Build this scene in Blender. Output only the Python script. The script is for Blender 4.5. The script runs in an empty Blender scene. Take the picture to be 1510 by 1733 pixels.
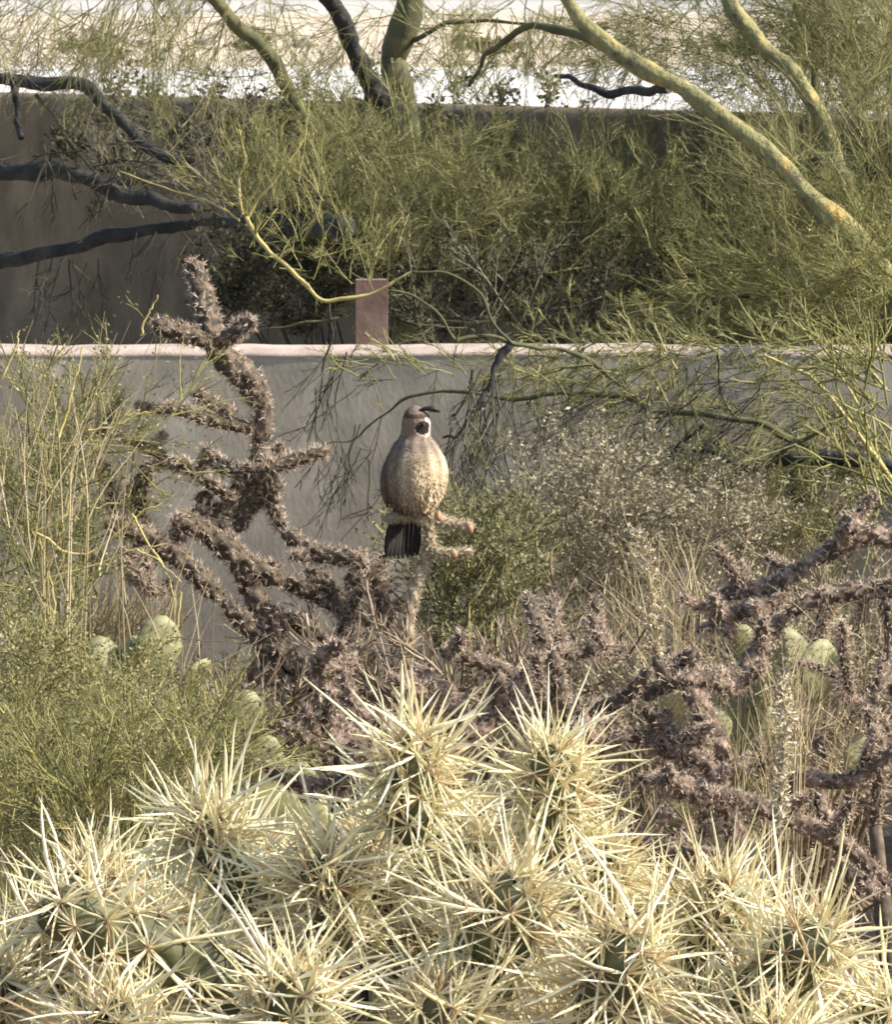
import bpy, math, random
import numpy as np
from mathutils import Vector, Quaternion

rng = np.random.default_rng(11)
random.seed(11)
SC = bpy.context.scene
COL = SC.collection

# ------------------------------------------------------------ camera, sky, sun, exposure
F, CX, CY, CAMH = 9540.0, 755.0, 866.5, 2.2
PITCH = (CY - 35.0) / F
cam_d = bpy.data.cameras.new('camera')
cam = bpy.data.objects.new('camera', cam_d)
COL.objects.link(cam)
cam.location = (0, 0, CAMH)
cam.rotation_euler = (math.pi / 2 - PITCH, 0, 0)
cam_d.sensor_fit = 'VERTICAL'
cam_d.sensor_height = 24
cam_d.lens = 24 * F / 1733.0
cam_d.clip_start = 0.1
cam_d.clip_end = 3000
cam_d.dof.use_dof = True
cam_d.dof.focus_distance = 4.6
cam_d.dof.aperture_fstop = 85
SC.camera = cam

SUN_EL = math.radians(38)
SUN_AZ = math.radians(100)      # clockwise from +Y (north): +X is 90
sun_dir = Vector((math.sin(SUN_AZ) * math.cos(SUN_EL), math.cos(SUN_AZ) * math.cos(SUN_EL), math.sin(SUN_EL)))
world = bpy.data.worlds.new('World')
SC.world = world
world.use_nodes = True
nt = world.node_tree
bg = nt.nodes['Background']
sky = nt.nodes.new('ShaderNodeTexSky')
sky.sky_type = 'NISHITA'
sky.sun_disc = False
sky.sun_elevation = SUN_EL
sky.sun_rotation = SUN_AZ
sky.dust_density = 2.5
sky.air_density = 1.0
nt.links.new(sky.outputs[0], bg.inputs[0])
bg.inputs[1].default_value = 0.132
sd = bpy.data.lights.new('sun', 'SUN')
sd.energy = 4.8
sd.angle = math.radians(0.5)
sd.color = (1.0, 0.92, 0.79)
sun = bpy.data.objects.new('sun', sd)
COL.objects.link(sun)
sun.rotation_euler = (-sun_dir).to_track_quat('-Z', 'Y').to_euler()
SC.view_settings.view_transform = 'Standard'
SC.view_settings.look = 'None'
SC.view_settings.exposure = 0.68
SC.view_settings.gamma = 1
SC.view_settings.use_curve_mapping = False
SC.cycles.max_bounces = 6
SC.cycles.diffuse_bounces = 3
SC.cycles.transmission_bounces = 3
SC.cycles.transparent_max_bounces = 4

# ------------------------------------------------------------ helpers
cp, sp = math.cos(PITCH), math.sin(PITCH)
def P(x, y, Y):
    """point at depth Y that the photo shows at pixel x, y"""
    dx, dy = (x - CX) / F, (CY - y) / F
    d = np.array([dx, cp + dy * sp, -sp + dy * cp])
    return np.array([0, 0, CAMH]) + d * (Y / d[1])
def PP(pts, Y):
    """list of pixels -> points; Y a number or (start, end)"""
    n = len(pts)
    if isinstance(Y, tuple):
        return np.array([P(p[0], p[1], Y[0] + (Y[1] - Y[0]) * i / max(1, n - 1)) for i, p in enumerate(pts)])
    return np.array([P(p[0], p[1], Y) for p in pts])
def norm(a):
    return a / np.maximum(np.linalg.norm(a, axis=-1, keepdims=True), 1e-12)

class MB:
    """collects polygons (quads and triangles) of one mesh"""
    def __init__(s): s.v = []; s.q = []; s.t = []; s.n = 0
    def add(s, V, Q=None, T=None):
        s.v.append(np.asarray(V, float).reshape(-1, 3))
        if Q is not None and len(Q): s.q.append(np.asarray(Q).reshape(-1, 4) + s.n)
        if T is not None and len(T): s.t.append(np.asarray(T).reshape(-1, 3) + s.n)
        s.n += len(s.v[-1])
    def tubes(s, C, R, sides=3, cap=False):
        """C (N,K,3) centre lines, R (N,K) radii"""
        C = np.asarray(C, float); R = np.asarray(R, float)
        if C.ndim == 2: C = C[None]; R = R[None]
        N, K, _ = C.shape
        T = norm(np.gradient(C, axis=1))
        ref = np.cross(norm(T.mean(1)), norm(rng.normal(size=(N, 3))))
        ref = norm(ref)[:, None, :]
        U = norm(ref - (ref * T).sum(-1, keepdims=True) * T)
        W = np.cross(T, U)
        a = np.arange(sides) / sides * 2 * math.pi
        V = C[:, :, None, :] + R[:, :, None, None] * (np.cos(a)[None, None, :, None] * U[:, :, None, :] + np.sin(a)[None, None, :, None] * W[:, :, None, :])
        i = np.arange(N)[:, None, None] * K * sides
        k = np.arange(K - 1)[None, :, None] * sides
        j = np.arange(sides)[None, None, :]
        j2 = (j + 1) % sides
        Q = np.stack([i + k + j, i + k + j2, i + k + sides + j2, i + k + sides + j], -1)
        s.add(V, Q)
        if cap and N == 1:
            b = s.n - N * K * sides
            for e, k0 in ((C[0, 0], 0), (C[0, -1], (K - 1) * sides)):
                c = s.n; s.v.append(e[None]); s.n += 1
                s.t.append(np.array([[c, b + k0 + q, b + k0 + (q + 1) % sides] for q in range(sides)]))
        return s
    def box(s, lo, hi):
        x0, y0, z0 = lo; x1, y1, z1 = hi
        V = [(x0,y0,z0),(x1,y0,z0),(x1,y1,z0),(x0,y1,z0),(x0,y0,z1),(x1,y0,z1),(x1,y1,z1),(x0,y1,z1)]
        s.add(V, [(0,3,2,1),(4,5,6,7),(0,1,5,4),(1,2,6,5),(2,3,7,6),(3,0,4,7)])
        return s
    def mesh(s, name, mat, origin=(0, 0, 0), smooth=True):
        V = np.concatenate(s.v) - np.asarray(origin, float)
        Q = np.concatenate(s.q) if s.q else np.zeros((0, 4), int)
        T = np.concatenate(s.t) if s.t else np.zeros((0, 3), int)
        me = bpy.data.meshes.new(name)
        me.vertices.add(len(V)); me.vertices.foreach_set('co', V.astype(np.float32).ravel())
        idx = np.concatenate([Q.ravel(), T.ravel()]).astype(np.int32)
        me.loops.add(len(idx)); me.loops.foreach_set('vertex_index', idx)
        st = np.concatenate([np.arange(len(Q)) * 4, len(Q) * 4 + np.arange(len(T)) * 3]).astype(np.int32)
        me.polygons.add(len(st)); me.polygons.foreach_set('loop_start', st)
        me.polygons.foreach_set('use_smooth', np.full(len(st), smooth))
        me.update(calc_edges=True)
        me.materials.append(mat)
        return me

def origin_of(o):
    v = Vector((0, 0, 0))
    while o is not None:
        v += o.location; o = o.parent
    return np.array(v)
def obj(name, mb, mat, parent=None, smooth=True, kind=None):
    me = mb.mesh(name, mat, origin_of(parent), smooth)
    o = bpy.data.objects.new(name, me); COL.objects.link(o)
    if parent is not None: o.parent = parent
    if kind: o['kind'] = kind
    return o
def thing(name, label, cat, loc, group=None):
    o = bpy.data.objects.new(name, None); COL.objects.link(o)
    o.empty_display_size = 0.05
    o.location = tuple(float(c) for c in loc)
    o['label'] = label; o['category'] = cat
    if group: o['group'] = group
    return o

def smooth_line(C, n):
    """Catmull-Rom resample of control points to n points"""
    C = np.asarray(C, float)
    if len(C) == 2: C = np.array([C[0], (C[0] + C[1]) / 2, C[1]])
    E = np.vstack([2 * C[0] - C[1], C, 2 * C[-1] - C[-2]])
    t = np.linspace(0, len(C) - 1 - 1e-6, n)
    i = t.astype(int); f = (t - i)[:, None]
    p0, p1, p2, p3 = E[i], E[i + 1], E[i + 2], E[i + 3]
    return 0.5 * (2 * p1 + (p2 - p0) * f + (2 * p0 - 5 * p1 + 4 * p2 - p3) * f ** 2 + (3 * p1 - p0 - 3 * p2 + p3) * f ** 3)
def limb_mb(C, r0, r1, n=26, sides=9, rough=0.10, kink=0.5):
    L = smooth_line(C, n)
    def lowf(w, d):
        z = rng.normal(size=(n + 8, d)); kk = np.array([1, 2, 3, 4, 5, 4, 3, 2, 1.]) / 25
        return np.stack([np.convolve(z[:, i], kk, 'valid') for i in range(d)], 1) * w * 2.2
    R = np.linspace(r0, r1, n) * (1 + rough * lowf(.8, 1)[:, 0] + .03 * rng.normal(size=n))
    L = L + lowf(r0 * kink * .7, 3)
    m = MB(); m.tubes(L, R, sides, cap=True)
    return m, L, R

def grow(B, D, Ln, K, wob=0.12, grav=0.0):
    B = np.asarray(B, float); D = norm(np.asarray(D, float)); N = len(B)
    out = np.empty((N, K, 3)); out[:, 0] = B
    for k in range(1, K):
        D = norm(D + wob * rng.normal(size=D.shape) + np.array([0, 0, -grav]))
        out[:, k] = out[:, k - 1] + D * (Ln / (K - 1))[:, None]
    return out
def sprout(L, per, t0, t1, ang, lf0, lf1, K, wob=0.12, grav=0.0, up=0.0):
    """children along lines L (N,K,3)"""
    N, KK, _ = L.shape
    plen = np.linalg.norm(np.diff(L, axis=1), axis=2).sum(1)
    pi = np.repeat(np.arange(N), per)
    t = rng.uniform(t0, t1, len(pi)) * (KK - 1)
    i = np.minimum(t.astype(int), KK - 2); f = (t - i)[:, None]
    A, Bp = L[pi, i], L[pi, i + 1]
    base = A * (1 - f) + Bp * f
    T = norm(Bp - A)
    S = norm(np.cross(T, rng.normal(size=T.shape)))
    a = ang * rng.uniform(0.6, 1.4, len(pi))[:, None]
    D = T * np.cos(a) + S * np.sin(a) + np.array([0, 0, up])
    Ln = plen[pi] * rng.uniform(lf0, lf1, len(pi)) * (1.15 - 0.6 * t / (KK - 1))
    return grow(base, D, Ln, K, wob, grav)
def rad(L, r0, r1):
    return np.tile(np.linspace(r0, r1, L.shape[1]), (len(L), 1)) * rng.uniform(0.75, 1.25, (len(L), 1))
def in_ell(n, cx, cy, rx, ry, Y0, Y1, inner=0.0):
    a = rng.uniform(0, 2 * math.pi, n); r = np.sqrt(rng.uniform(inner ** 2, 1, n))
    Y = rng.uniform(Y0, Y1, n)
    return np.array([P(cx + rx * r[i] * math.cos(a[i]), cy + ry * r[i] * math.sin(a[i]), Y[i]) for i in range(n)])
def dirs(n, ang, spread, depth=0.35):
    """screen-plane heading in degrees (0 right, 90 up) with spread"""
    a = np.radians(ang + rng.normal(size=n) * spread)
    return norm(np.stack([np.cos(a), rng.normal(size=n) * depth, np.sin(a)], 1))

# ------------------------------------------------------------ materials
def mk(name):
    m = bpy.data.materials.new(name); m.use_nodes = True
    n = m.node_tree; b = n.nodes['Principled BSDF']
    return m, n, b
def ramp_node(n, cols):
    r = n.nodes.new('ShaderNodeValToRGB')
    e = r.color_ramp.elements
    while len(e) < len(cols): e.new(0.5)
    for i, (p, c) in enumerate(cols):
        e[i].position = p; e[i].color = (*c, 1)
    return r
def mat_island(name, cols, rough=0.7, translucent=0.0, spec=0.3, noise=0.0, nscale=40):
    m, n, b = mk(name)
    g = n.nodes.new('ShaderNodeNewGeometry')
    oi = n.nodes.new('ShaderNodeObjectInfo')
    ad = n.nodes.new('ShaderNodeMath'); ad.operation = 'ADD'
    n.links.new(g.outputs['Random Per Island'], ad.inputs[0])
    mu = n.nodes.new('ShaderNodeMath'); mu.operation = 'MULTIPLY'; mu.inputs[1].default_value = 7.31
    n.links.new(oi.outputs['Random'], mu.inputs[0]); n.links.new(mu.outputs[0], ad.inputs[1])
    fr = n.nodes.new('ShaderNodeMath'); fr.operation = 'FRACT'; n.links.new(ad.outputs[0], fr.inputs[0])
    r = ramp_node(n, cols); n.links.new(fr.outputs[0], r.inputs[0])
    col = r.outputs[0]
    if noise:
        tc = n.nodes.new('ShaderNodeTexCoord')
        no = n.nodes.new('ShaderNodeTexNoise'); no.inputs['Scale'].default_value = nscale; no.inputs['Detail'].default_value = 4
        n.links.new(tc.outputs['Object'], no.inputs['Vector'])
        mr = n.nodes.new('ShaderNodeMapRange'); mr.inputs[1].default_value = 0.3; mr.inputs[2].default_value = 0.7
        mr.inputs[3].default_value = 1 - noise; mr.inputs[4].default_value = 1 + noise
        n.links.new(no.outputs[0], mr.inputs[0])
        mx = n.nodes.new('ShaderNodeVectorMath'); mx.operation = 'SCALE'
        n.links.new(col, mx.inputs[0]); n.links.new(mr.outputs[0], mx.inputs['Scale'])
        col = mx.outputs[0]
    n.links.new(col, b.inputs['Base Color'])
    b.inputs['Roughness'].default_value = rough
    b.inputs['Specular IOR Level'].default_value = spec
    if translucent:
        tr = n.nodes.new('ShaderNodeBsdfTranslucent'); n.links.new(col, tr.inputs[0])
        mi = n.nodes.new('ShaderNodeMixShader'); mi.inputs[0].default_value = translucent
        out = n.nodes['Material Output']
        n.links.new(b.outputs[0], mi.inputs[1]); n.links.new(tr.outputs[0], mi.inputs[2]); n.links.new(mi.outputs[0], out.inputs[0])
    return m
def mat_noise(name, cols, scale=8, detail=8, rough=0.85, bump=0.3, bscale=60, bdist=0.004, stretch=(1, 1, 1), nrough=0.6, spec=0.3, coord='Object', second=None):
    m, n, b = mk(name)
    tc = n.nodes.new('ShaderNodeTexCoord'); mp = n.nodes.new('ShaderNodeMapping')
    mp.inputs['Scale'].default_value = stretch
    n.links.new(tc.outputs[coord], mp.inputs[0])
    no = n.nodes.new('ShaderNodeTexNoise'); no.inputs['Scale'].default_value = scale; no.inputs['Detail'].default_value = detail
    no.inputs['Roughness'].default_value = nrough
    n.links.new(mp.outputs[0], no.inputs['Vector'])
    r = ramp_node(n, cols); n.links.new(no.outputs[0], r.inputs[0])
    col = r.outputs[0]
    if second:
        sc2, lo, hi = second
        n2 = n.nodes.new('ShaderNodeTexNoise'); n2.inputs['Scale'].default_value = sc2; n2.inputs['Detail'].default_value = 5
        n.links.new(mp.outputs[0], n2.inputs['Vector'])
        mr = n.nodes.new('ShaderNodeMapRange'); mr.inputs[1].default_value = 0.3; mr.inputs[2].default_value = 0.7
        mr.inputs[3].default_value = lo; mr.inputs[4].default_value = hi
        n.links.new(n2.outputs[0], mr.inputs[0])
        mx = n.nodes.new('ShaderNodeVectorMath'); mx.operation = 'SCALE'
        n.links.new(col, mx.inputs[0]); n.links.new(mr.outputs[0], mx.inputs['Scale']); col = mx.outputs[0]
    n.links.new(col, b.inputs['Base Color'])
    b.inputs['Roughness'].default_value = rough
    b.inputs['Specular IOR Level'].default_value = spec
    if bump:
        nb = n.nodes.new('ShaderNodeTexNoise'); nb.inputs['Scale'].default_value = bscale; nb.inputs['Detail'].default_value = 6
        n.links.new(mp.outputs[0], nb.inputs['Vector'])
        bu = n.nodes.new('ShaderNodeBump'); bu.inputs['Strength'].default_value = bump; bu.inputs['Distance'].default_value = bdist
        n.links.new(nb.outputs[0], bu.inputs['Height']); n.links.new(bu.outputs[0], b.inputs['Normal'])
    return m

M = {}
M['gravel'] = mat_noise('desert_gravel', [(0.3, (.42, .33, .24)), (0.5, (.58, .49, .38)), (0.72, (.72, .64, .52))], scale=3.5, detail=10, rough=.95, bump=.6, bscale=14, bdist=.03, nrough=.75, second=(.6, .75, 1.15))
M['soil'] = mat_noise('desert_soil', [(0.3, (.12, .09, .07)), (0.55, (.22, .17, .13)), (0.75, (.32, .26, .2))], scale=9, detail=10, rough=.95, bump=.7, bscale=40, bdist=.02, nrough=.7)
M['concrete'] = mat_noise('pale_concrete', [(0.35, (.70, .68, .66)), (0.6, (.82, .80, .78))], scale=1.2, detail=8, rough=.8, bump=.1, bscale=30)
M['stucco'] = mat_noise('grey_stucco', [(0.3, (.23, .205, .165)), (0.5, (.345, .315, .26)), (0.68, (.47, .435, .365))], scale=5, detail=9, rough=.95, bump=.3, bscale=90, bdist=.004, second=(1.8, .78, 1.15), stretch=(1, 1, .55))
M['cap'] = mat_noise('sunlit_pink_stucco_cap', [(0.3, (.34, .27, .23)), (0.5, (.45, .37, .32)), (0.7, (.55, .47, .41))], scale=14, detail=8, rough=.9, bump=.5, bscale=120, bdist=.003)  # pinkish sunlit look of the wall top is put into this colour
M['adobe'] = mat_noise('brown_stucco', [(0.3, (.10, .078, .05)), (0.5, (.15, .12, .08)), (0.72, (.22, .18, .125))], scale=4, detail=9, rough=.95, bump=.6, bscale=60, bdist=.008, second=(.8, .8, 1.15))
M['post'] = mat_noise('pinkish_post_paint', [(0.3, (.12, .075, .055)), (0.5, (.22, .145, .115)), (0.7, (.30, .22, .18))], scale=9, detail=8, rough=.9, bump=.4)
M['bark_green'] = mat_noise('palo_verde_bark', [(0.32, (.07, .06, .035)), (0.43, (.20, .19, .09)), (0.54, (.27, .26, .12)), (0.66, (.50, .33, .11))], scale=16, detail=9, rough=.8, bump=1.0, bscale=40, bdist=.015, nrough=.7)
M['bark_dark'] = mat_noise('shade_dark_bark', [(0.3, (.022, .024, .026)), (0.55, (.045, .046, .045)), (0.75, (.09, .08, .07))], scale=14, detail=8, rough=.9, bump=.8, bscale=60, bdist=.01)  # shade under the crowns is put into the colour of these limbs
M['bark_olive'] = mat_noise('olive_bark', [(0.3, (.06, .06, .035)), (0.55, (.12, .12, .06)), (0.75, (.2, .18, .1))], scale=12, detail=8, rough=.85, bump=.6, bscale=60, bdist=.006)
M['twig_olive'] = mat_island('olive_twigs', [(0, (.085, .09, .035)), (.4, (.17, .17, .065)), (.75, (.28, .27, .11)), (1, (.46, .42, .21))], noise=.15, nscale=3)
M['twig_grey'] = mat_island('greyish_twigs', [(0, (.10, .09, .06)), (.5, (.21, .19, .125)), (1, (.40, .36, .25))])
M['twig_yellow'] = mat_island('yellow_green_twigs', [(0, (.12, .125, .04)), (.5, (.22, .22, .075)), (1, (.42, .38, .17))])
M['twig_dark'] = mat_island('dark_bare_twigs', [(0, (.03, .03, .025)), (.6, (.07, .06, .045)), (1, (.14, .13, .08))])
M['yellow_branch'] = mat_noise('yellow_branch_bark', [(0.3, (.36, .31, .10)), (0.7, (.58, .50, .22))], scale=20, rough=.7, bump=.3)
M['leaf_dark'] = mat_island('shade_dark_leaves', [(0, (.035, .035, .022)), (.6, (.08, .078, .042)), (1, (.17, .16, .09))], translucent=.15)  # shade inside the shrubs is put into the leaf colour
M['leaf_olive'] = mat_island('olive_small_leaves', [(0, (.10, .10, .05)), (.5, (.18, .17, .09)), (1, (.33, .30, .18))], translucent=.25)
M['leaf_sage'] = mat_island('grey_green_leaves', [(0, (.20, .18, .12)), (.5, (.36, .325, .215)), (.9, (.50, .44, .30)), (1, (.62, .55, .38))], translucent=.2)
M['leaf_lime'] = mat_island('pale_lime_leaves', [(0, (.14, .14, .05)), (.5, (.27, .25, .11)), (1, (.52, .46, .26))], translucent=.25)
M['straw'] = mat_island('dry_straw', [(0, (.30, .24, .13)), (.5, (.46, .38, .22)), (1, (.66, .57, .36))], translucent=.15)
M['dead'] = mat_island('dead_brown_sticks', [(0, (.09, .065, .045)), (.5, (.25, .19, .13)), (1, (.5, .42, .3))])
M['cholla_stem'] = mat_noise('cholla_stem_skin', [(0.3, (.04, .036, .028)), (0.5, (.10, .08, .058)), (0.68, (.22, .17, .13))], scale=30, detail=6, rough=.8, bump=.5, bscale=150, bdist=.003)
M['cholla_stem_pink'] = mat_noise('pinkish_cholla_stem_skin', [(0.3, (.035, .028, .022)), (0.48, (.11, .082, .062)), (0.64, (.33, .25, .20))], scale=30, detail=6, rough=.8, bump=.5, bscale=150, bdist=.003)
M['pale_stem'] = mat_noise('pale_dead_cholla_wood', [(0.3, (.20, .15, .10)), (0.5, (.38, .31, .22)), (0.7, (.58, .50, .38))], scale=40, detail=6, rough=.9, bump=.6, bscale=150, bdist=.003)
M['cholla_spine'] = mat_island('buckhorn_spines', [(0, (.16, .11, .08)), (.35, (.42, .31, .24)), (.7, (.70, .57, .45)), (1, (.88, .80, .66))])
M['cholla_spine_pale'] = mat_island('pale_buckhorn_spines', [(0, (.34, .28, .18)), (.5, (.55, .48, .34)), (1, (.8, .74, .58))])
M['fore_skin'] = mat_noise('silver_cholla_skin', [(0.3, (.05, .055, .028)), (0.55, (.095, .10, .05)), (0.75, (.18, .17, .09))], scale=45, detail=5, rough=.6, bump=.3, bscale=200, bdist=.001, spec=.4)
M['fore_spine'] = mat_island('straw_spine_sheaths', [(0, (.58, .40, .26)), (.06, (.78, .65, .40)), (.18, (.91, .84, .52)), (.6, (.95, .90, .62)), (1, (.97, .94, .76))], rough=.4, translucent=.2, spec=.4)
M['fore_bristle'] = mat_island('tan_inner_spines', [(0, (.40, .24, .13)), (.4, (.68, .52, .29)), (1, (.9, .80, .52))], rough=.5, translucent=.25)
M['areole'] = mat_noise('areole_wool', [(0.4, (.40, .35, .25)), (0.7, (.62, .56, .42))], scale=200, rough=.95, bump=0)
M['pear'] = mat_noise('prickly_pear_skin', [(0.32, (.09, .09, .045)), (0.46, (.20, .205, .10)), (0.6, (.30, .30, .15)), (0.75, (.45, .38, .21))], scale=14, detail=5, rough=.55, bump=.2, bscale=80, bdist=.002, spec=.45)
M['fruit'] = mat_noise('orange_fruit', [(0.3, (.28, .14, .09)), (0.7, (.50, .32, .2))], scale=40, rough=.6, bump=.2)
M['white_paint'] = mat_noise('white_wall_paint', [(0.3, (.74, .76, .78)), (0.7, (.82, .83, .84))], scale=1, rough=.8, bump=0)
M['glass_dark'] = mat_noise('window_glass', [(0.3, (.03, .035, .04)), (0.7, (.05, .055, .06))], scale=1, rough=.1, bump=0, spec=.6)
M['rock'] = mat_noise('pale_rock', [(0.3, (.34, .29, .24)), (0.7, (.6, .54, .46))], scale=9, rough=.95, bump=.6, bscale=30, bdist=.02)

# ------------------------------------------------------------ ground, lot, far slope, sky is the world
def ground_z(x, y):
    # the garden in front of the low wall; graded ground behind it rises to a gravel bank
    if y < 15.35: return 0.02 * math.sin(x * 1.7) * math.sin(y * 1.3)
    z = .6 if y < 29 else .6 + min(1, (y - 29) / 12) * .7
    if y > 108: z += (min(y, 190) - 108) / 82 * 1.05
    if y > 190: z += (min(y, 2500) - 190) * .00002
    return z
ys = np.concatenate([np.arange(-40, -2, 4), np.arange(-2, 15.3, .35), [15.3, 15.36], np.arange(16, 30, 1.0), np.arange(31, 200, 4), np.geomspace(205, 2600, 14)])
xs = np.concatenate([-np.geomspace(900, 8, 14), np.arange(-7, 7.1, .35), np.geomspace(8, 900, 14)])
V = np.array([[x, y, ground_z(x, y) + (0.012 * rng.normal() if y < 15 else 0) + (0.05 * rng.normal() if y > 112 else 0)] for y in ys for x in xs])
nx = len(xs)
Q = [(j * nx + i, j * nx + i + 1, (j + 1) * nx + i + 1, (j + 1) * nx + i) for j in range(len(ys) - 1) for i in range(nx - 1)]
cut = int(np.searchsorted(ys, 15.33))
near = [q for q in Q if q[0] // nx < cut]
far = [q for q in Q if q[0] // nx >= cut]
m = MB(); m.add(V, near); obj('ground', m, M['soil'], kind='structure')
m = MB(); m.add(V, far); obj('gravel_slope', m, M['gravel'], kind='structure')
m = MB(); m.add([(-400, 46, 1.312), (400, 46, 1.312), (400, 106, 1.312), (-400, 106, 1.312)], [(0, 1, 2, 3)])
obj('concrete_road', m, M['concrete'], kind='structure')

# rocks on the bank
def blob(c, r, sq=0.7, seg=10, rough=.22):
    th = np.linspace(0, math.pi, seg // 2 + 2)[1:-1]; ph = np.arange(seg) / seg * 2 * math.pi
    V = np.array([[math.sin(t) * math.cos(p), math.sin(t) * math.sin(p), math.cos(t) * sq] for t in th for p in ph])
    V = V * (1 + rough * rng.normal(size=(len(V), 1)))
    V = np.vstack([V, [[0, 0, sq], [0, 0, -sq]]]) * r + np.asarray(c)
    n = len(th)
    Q = [(j * seg + i, j * seg + (i + 1) % seg, (j + 1) * seg + (i + 1) % seg, (j + 1) * seg + i)[::-1] for j in range(n - 1) for i in range(seg)]
    T = [(n * seg, i, (i + 1) % seg) for i in range(seg)] + [(n * seg + 1, (n - 1) * seg + (i + 1) % seg, (n - 1) * seg + i) for i in range(seg)]
    return V, Q, T
rock_spots = [(520, 66, 1.0), (980, 78, .9), (1060, 55, 1.3), (700, 90, .8), (350, 60, 1.2), (250, 82, .9), (1180, 80, 1.0)]
wh = ['left of all', 'second from the left', 'between the two leaning trunks', 'right of the upright trunk', 'beneath the long green limb', 'seen through the green limb fork', 'rightmost, behind the crown']
for (px, py, s), w in zip(sorted(rock_spots), wh):
    p = P(px, py, 130); g = ground_z(p[0], 130)
    m = MB(); m.add(*blob((p[0], 130, g + .02), .32 * s, .55))
    o = obj('rock', m, M['rock']); o['label'] = 'pale rock on the far gravel bank, ' + w; o['category'] = 'rock'; o['group'] = 'rocks on the gravel bank'

def added_far_house():  # added pale block, gives a bright strip where the sky is dim
    t = thing('added_house', 'added long pale white block as bright strip beyond the gravel bank, at the very top', 'added_house', (0, 236, 2.1))
    m = MB(); m.box((-26, 236, 1.8), (22, 246, 5.2)); obj('wall', m, M['white_paint'], t, smooth=False)
    m = MB(); m.box((-26.5, 235.5, 5.2), (22.5, 246.5, 5.5)); obj('roof', m, M['concrete'], t, smooth=False)
    for x in (-20, -11, 9, 16):
        m = MB(); m.box((x, 235.96, 3.0), (x + 1.8, 236.1, 4.3)); w = obj('window', m, M['glass_dark'], t, smooth=False)
added_far_house()

# ------------------------------------------------------------ low stucco wall with rounded cap
def capped_wall():
    w = thing('garden_wall', 'low grey stucco wall with a sunlit rounded pinkish top, behind the perched quail', 'wall', (0, 15, 0))
    top = P(755, 586, 15.0)[2]
    m = MB()
    nxs = 200; X = np.linspace(-7, 7, nxs)
    # front skin with slight unevenness
    zs = np.linspace(-.2, top - .028, 40)
    V = np.array([[x, 15.0 + .004 * math.sin(x * 3.1 + z * 2) + .0015 * rng.normal(), z] for z in zs for x in X])
    V[-nxs:, 1] = 15.0
    Qf = [(j * nxs + i, j * nxs + i + 1, (j + 1) * nxs + i + 1, (j + 1) * nxs + i) for j in range(39) for i in range(nxs - 1)]
    m.add(V, Qf)
    m.box((-7, 15.02, -.2), (7, 15.18, top - .03))
    obj('wall_face', m, M['stucco'], w)
    m = MB()
    a = np.linspace(-.25, math.pi + .25, 14)
    prof = [(15.09 - .093 * math.cos(t), top - .024 + .024 * math.sin(t)) for t in a]
    V = []
    for x in X:
        j = .0018 * rng.normal() + .0025 * math.sin(x * 5.3) * math.sin(x * 1.7 + 1)
        V += [(x, y, z + j) for y, z in prof]
    k = len(prof)
    m.add(V, [(i * k + j, (i + 1) * k + j, (i + 1) * k + j + 1, i * k + j + 1) for i in range(nxs - 1) for j in range(k - 1)])
    obj('cap', m, M['cap'], w)
    return top
WTOP = capped_wall()

def post():
    m = MB()
    lo = P(602, 470, 15.75); hi = P(656, 470, 15.75)
    m.box((lo[0], 15.75, .9), (hi[0], 15.75 + hi[0] - lo[0], P(630, 474, 15.75)[2]))
    o = obj('post', m, M['post'], smooth=False)
    o['label'] = 'short square pinkish brown post standing just behind the low wall'; o['category'] = 'post'
post()

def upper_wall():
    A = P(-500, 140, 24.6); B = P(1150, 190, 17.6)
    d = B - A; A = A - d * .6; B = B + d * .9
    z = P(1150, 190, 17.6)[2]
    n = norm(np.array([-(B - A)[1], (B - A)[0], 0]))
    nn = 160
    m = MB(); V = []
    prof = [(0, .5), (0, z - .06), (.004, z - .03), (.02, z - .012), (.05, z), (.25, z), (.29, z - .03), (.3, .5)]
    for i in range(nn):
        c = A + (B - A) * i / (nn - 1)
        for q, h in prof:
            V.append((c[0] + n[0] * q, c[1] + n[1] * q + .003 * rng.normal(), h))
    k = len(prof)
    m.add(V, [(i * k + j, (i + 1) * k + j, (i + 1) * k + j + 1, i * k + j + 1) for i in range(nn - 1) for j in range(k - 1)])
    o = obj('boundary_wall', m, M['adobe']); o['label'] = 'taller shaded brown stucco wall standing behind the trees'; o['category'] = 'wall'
upper_wall()

# ------------------------------------------------------------ trees
def tree(name, label, cat, base_px, Y, limbs, crowns, group='palo verde trees', gz=.6):
    b = P(*base_px, Y); t = thing(name, label, cat, (b[0], b[1], gz), group)
    for nm, pts, yy, r0, r1, mt in limbs:
        k = Y / F
        m, L, R = limb_mb(PP(pts, yy), r0 * k, r1 * k, n=10 + 7 * len(pts), sides=9 if r0 > 6 else 5, kink=.28 if r0 > 12 else .6, rough=.16)
        obj(nm, m, M[mt], t)
    for nm, fn, mt in crowns:
        m = MB(); fn(m); obj(nm, m, M[mt], t, kind='stuff')
    return t
def leaf_cloud(m, C, size, n_quads=1, flat=.4):
    """small folded leaves at points C: two quads each"""
    N = len(C)
    a = norm(rng.normal(size=(N, 3))); a[:, 2] = np.abs(a[:, 2]) * .7; a = norm(a)
    b = norm(np.cross(a, rng.normal(size=(N, 3)))); c = np.cross(a, b)
    s = (size * rng.uniform(.5, 1.4, N))[:, None]
    w = s * .28
    V = np.stack([C, C + a * s * .5 + b * w + c * w * .4, C + a * s, C + a * s * .5 - b * w + c * w * .4], 1)
    i = np.arange(N)[:, None] * 4
    m.add(V, None, np.concatenate([i + np.array([[0, 1, 2]]), i + np.array([[0, 2, 3]])], 1).reshape(-1, 3))
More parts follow.
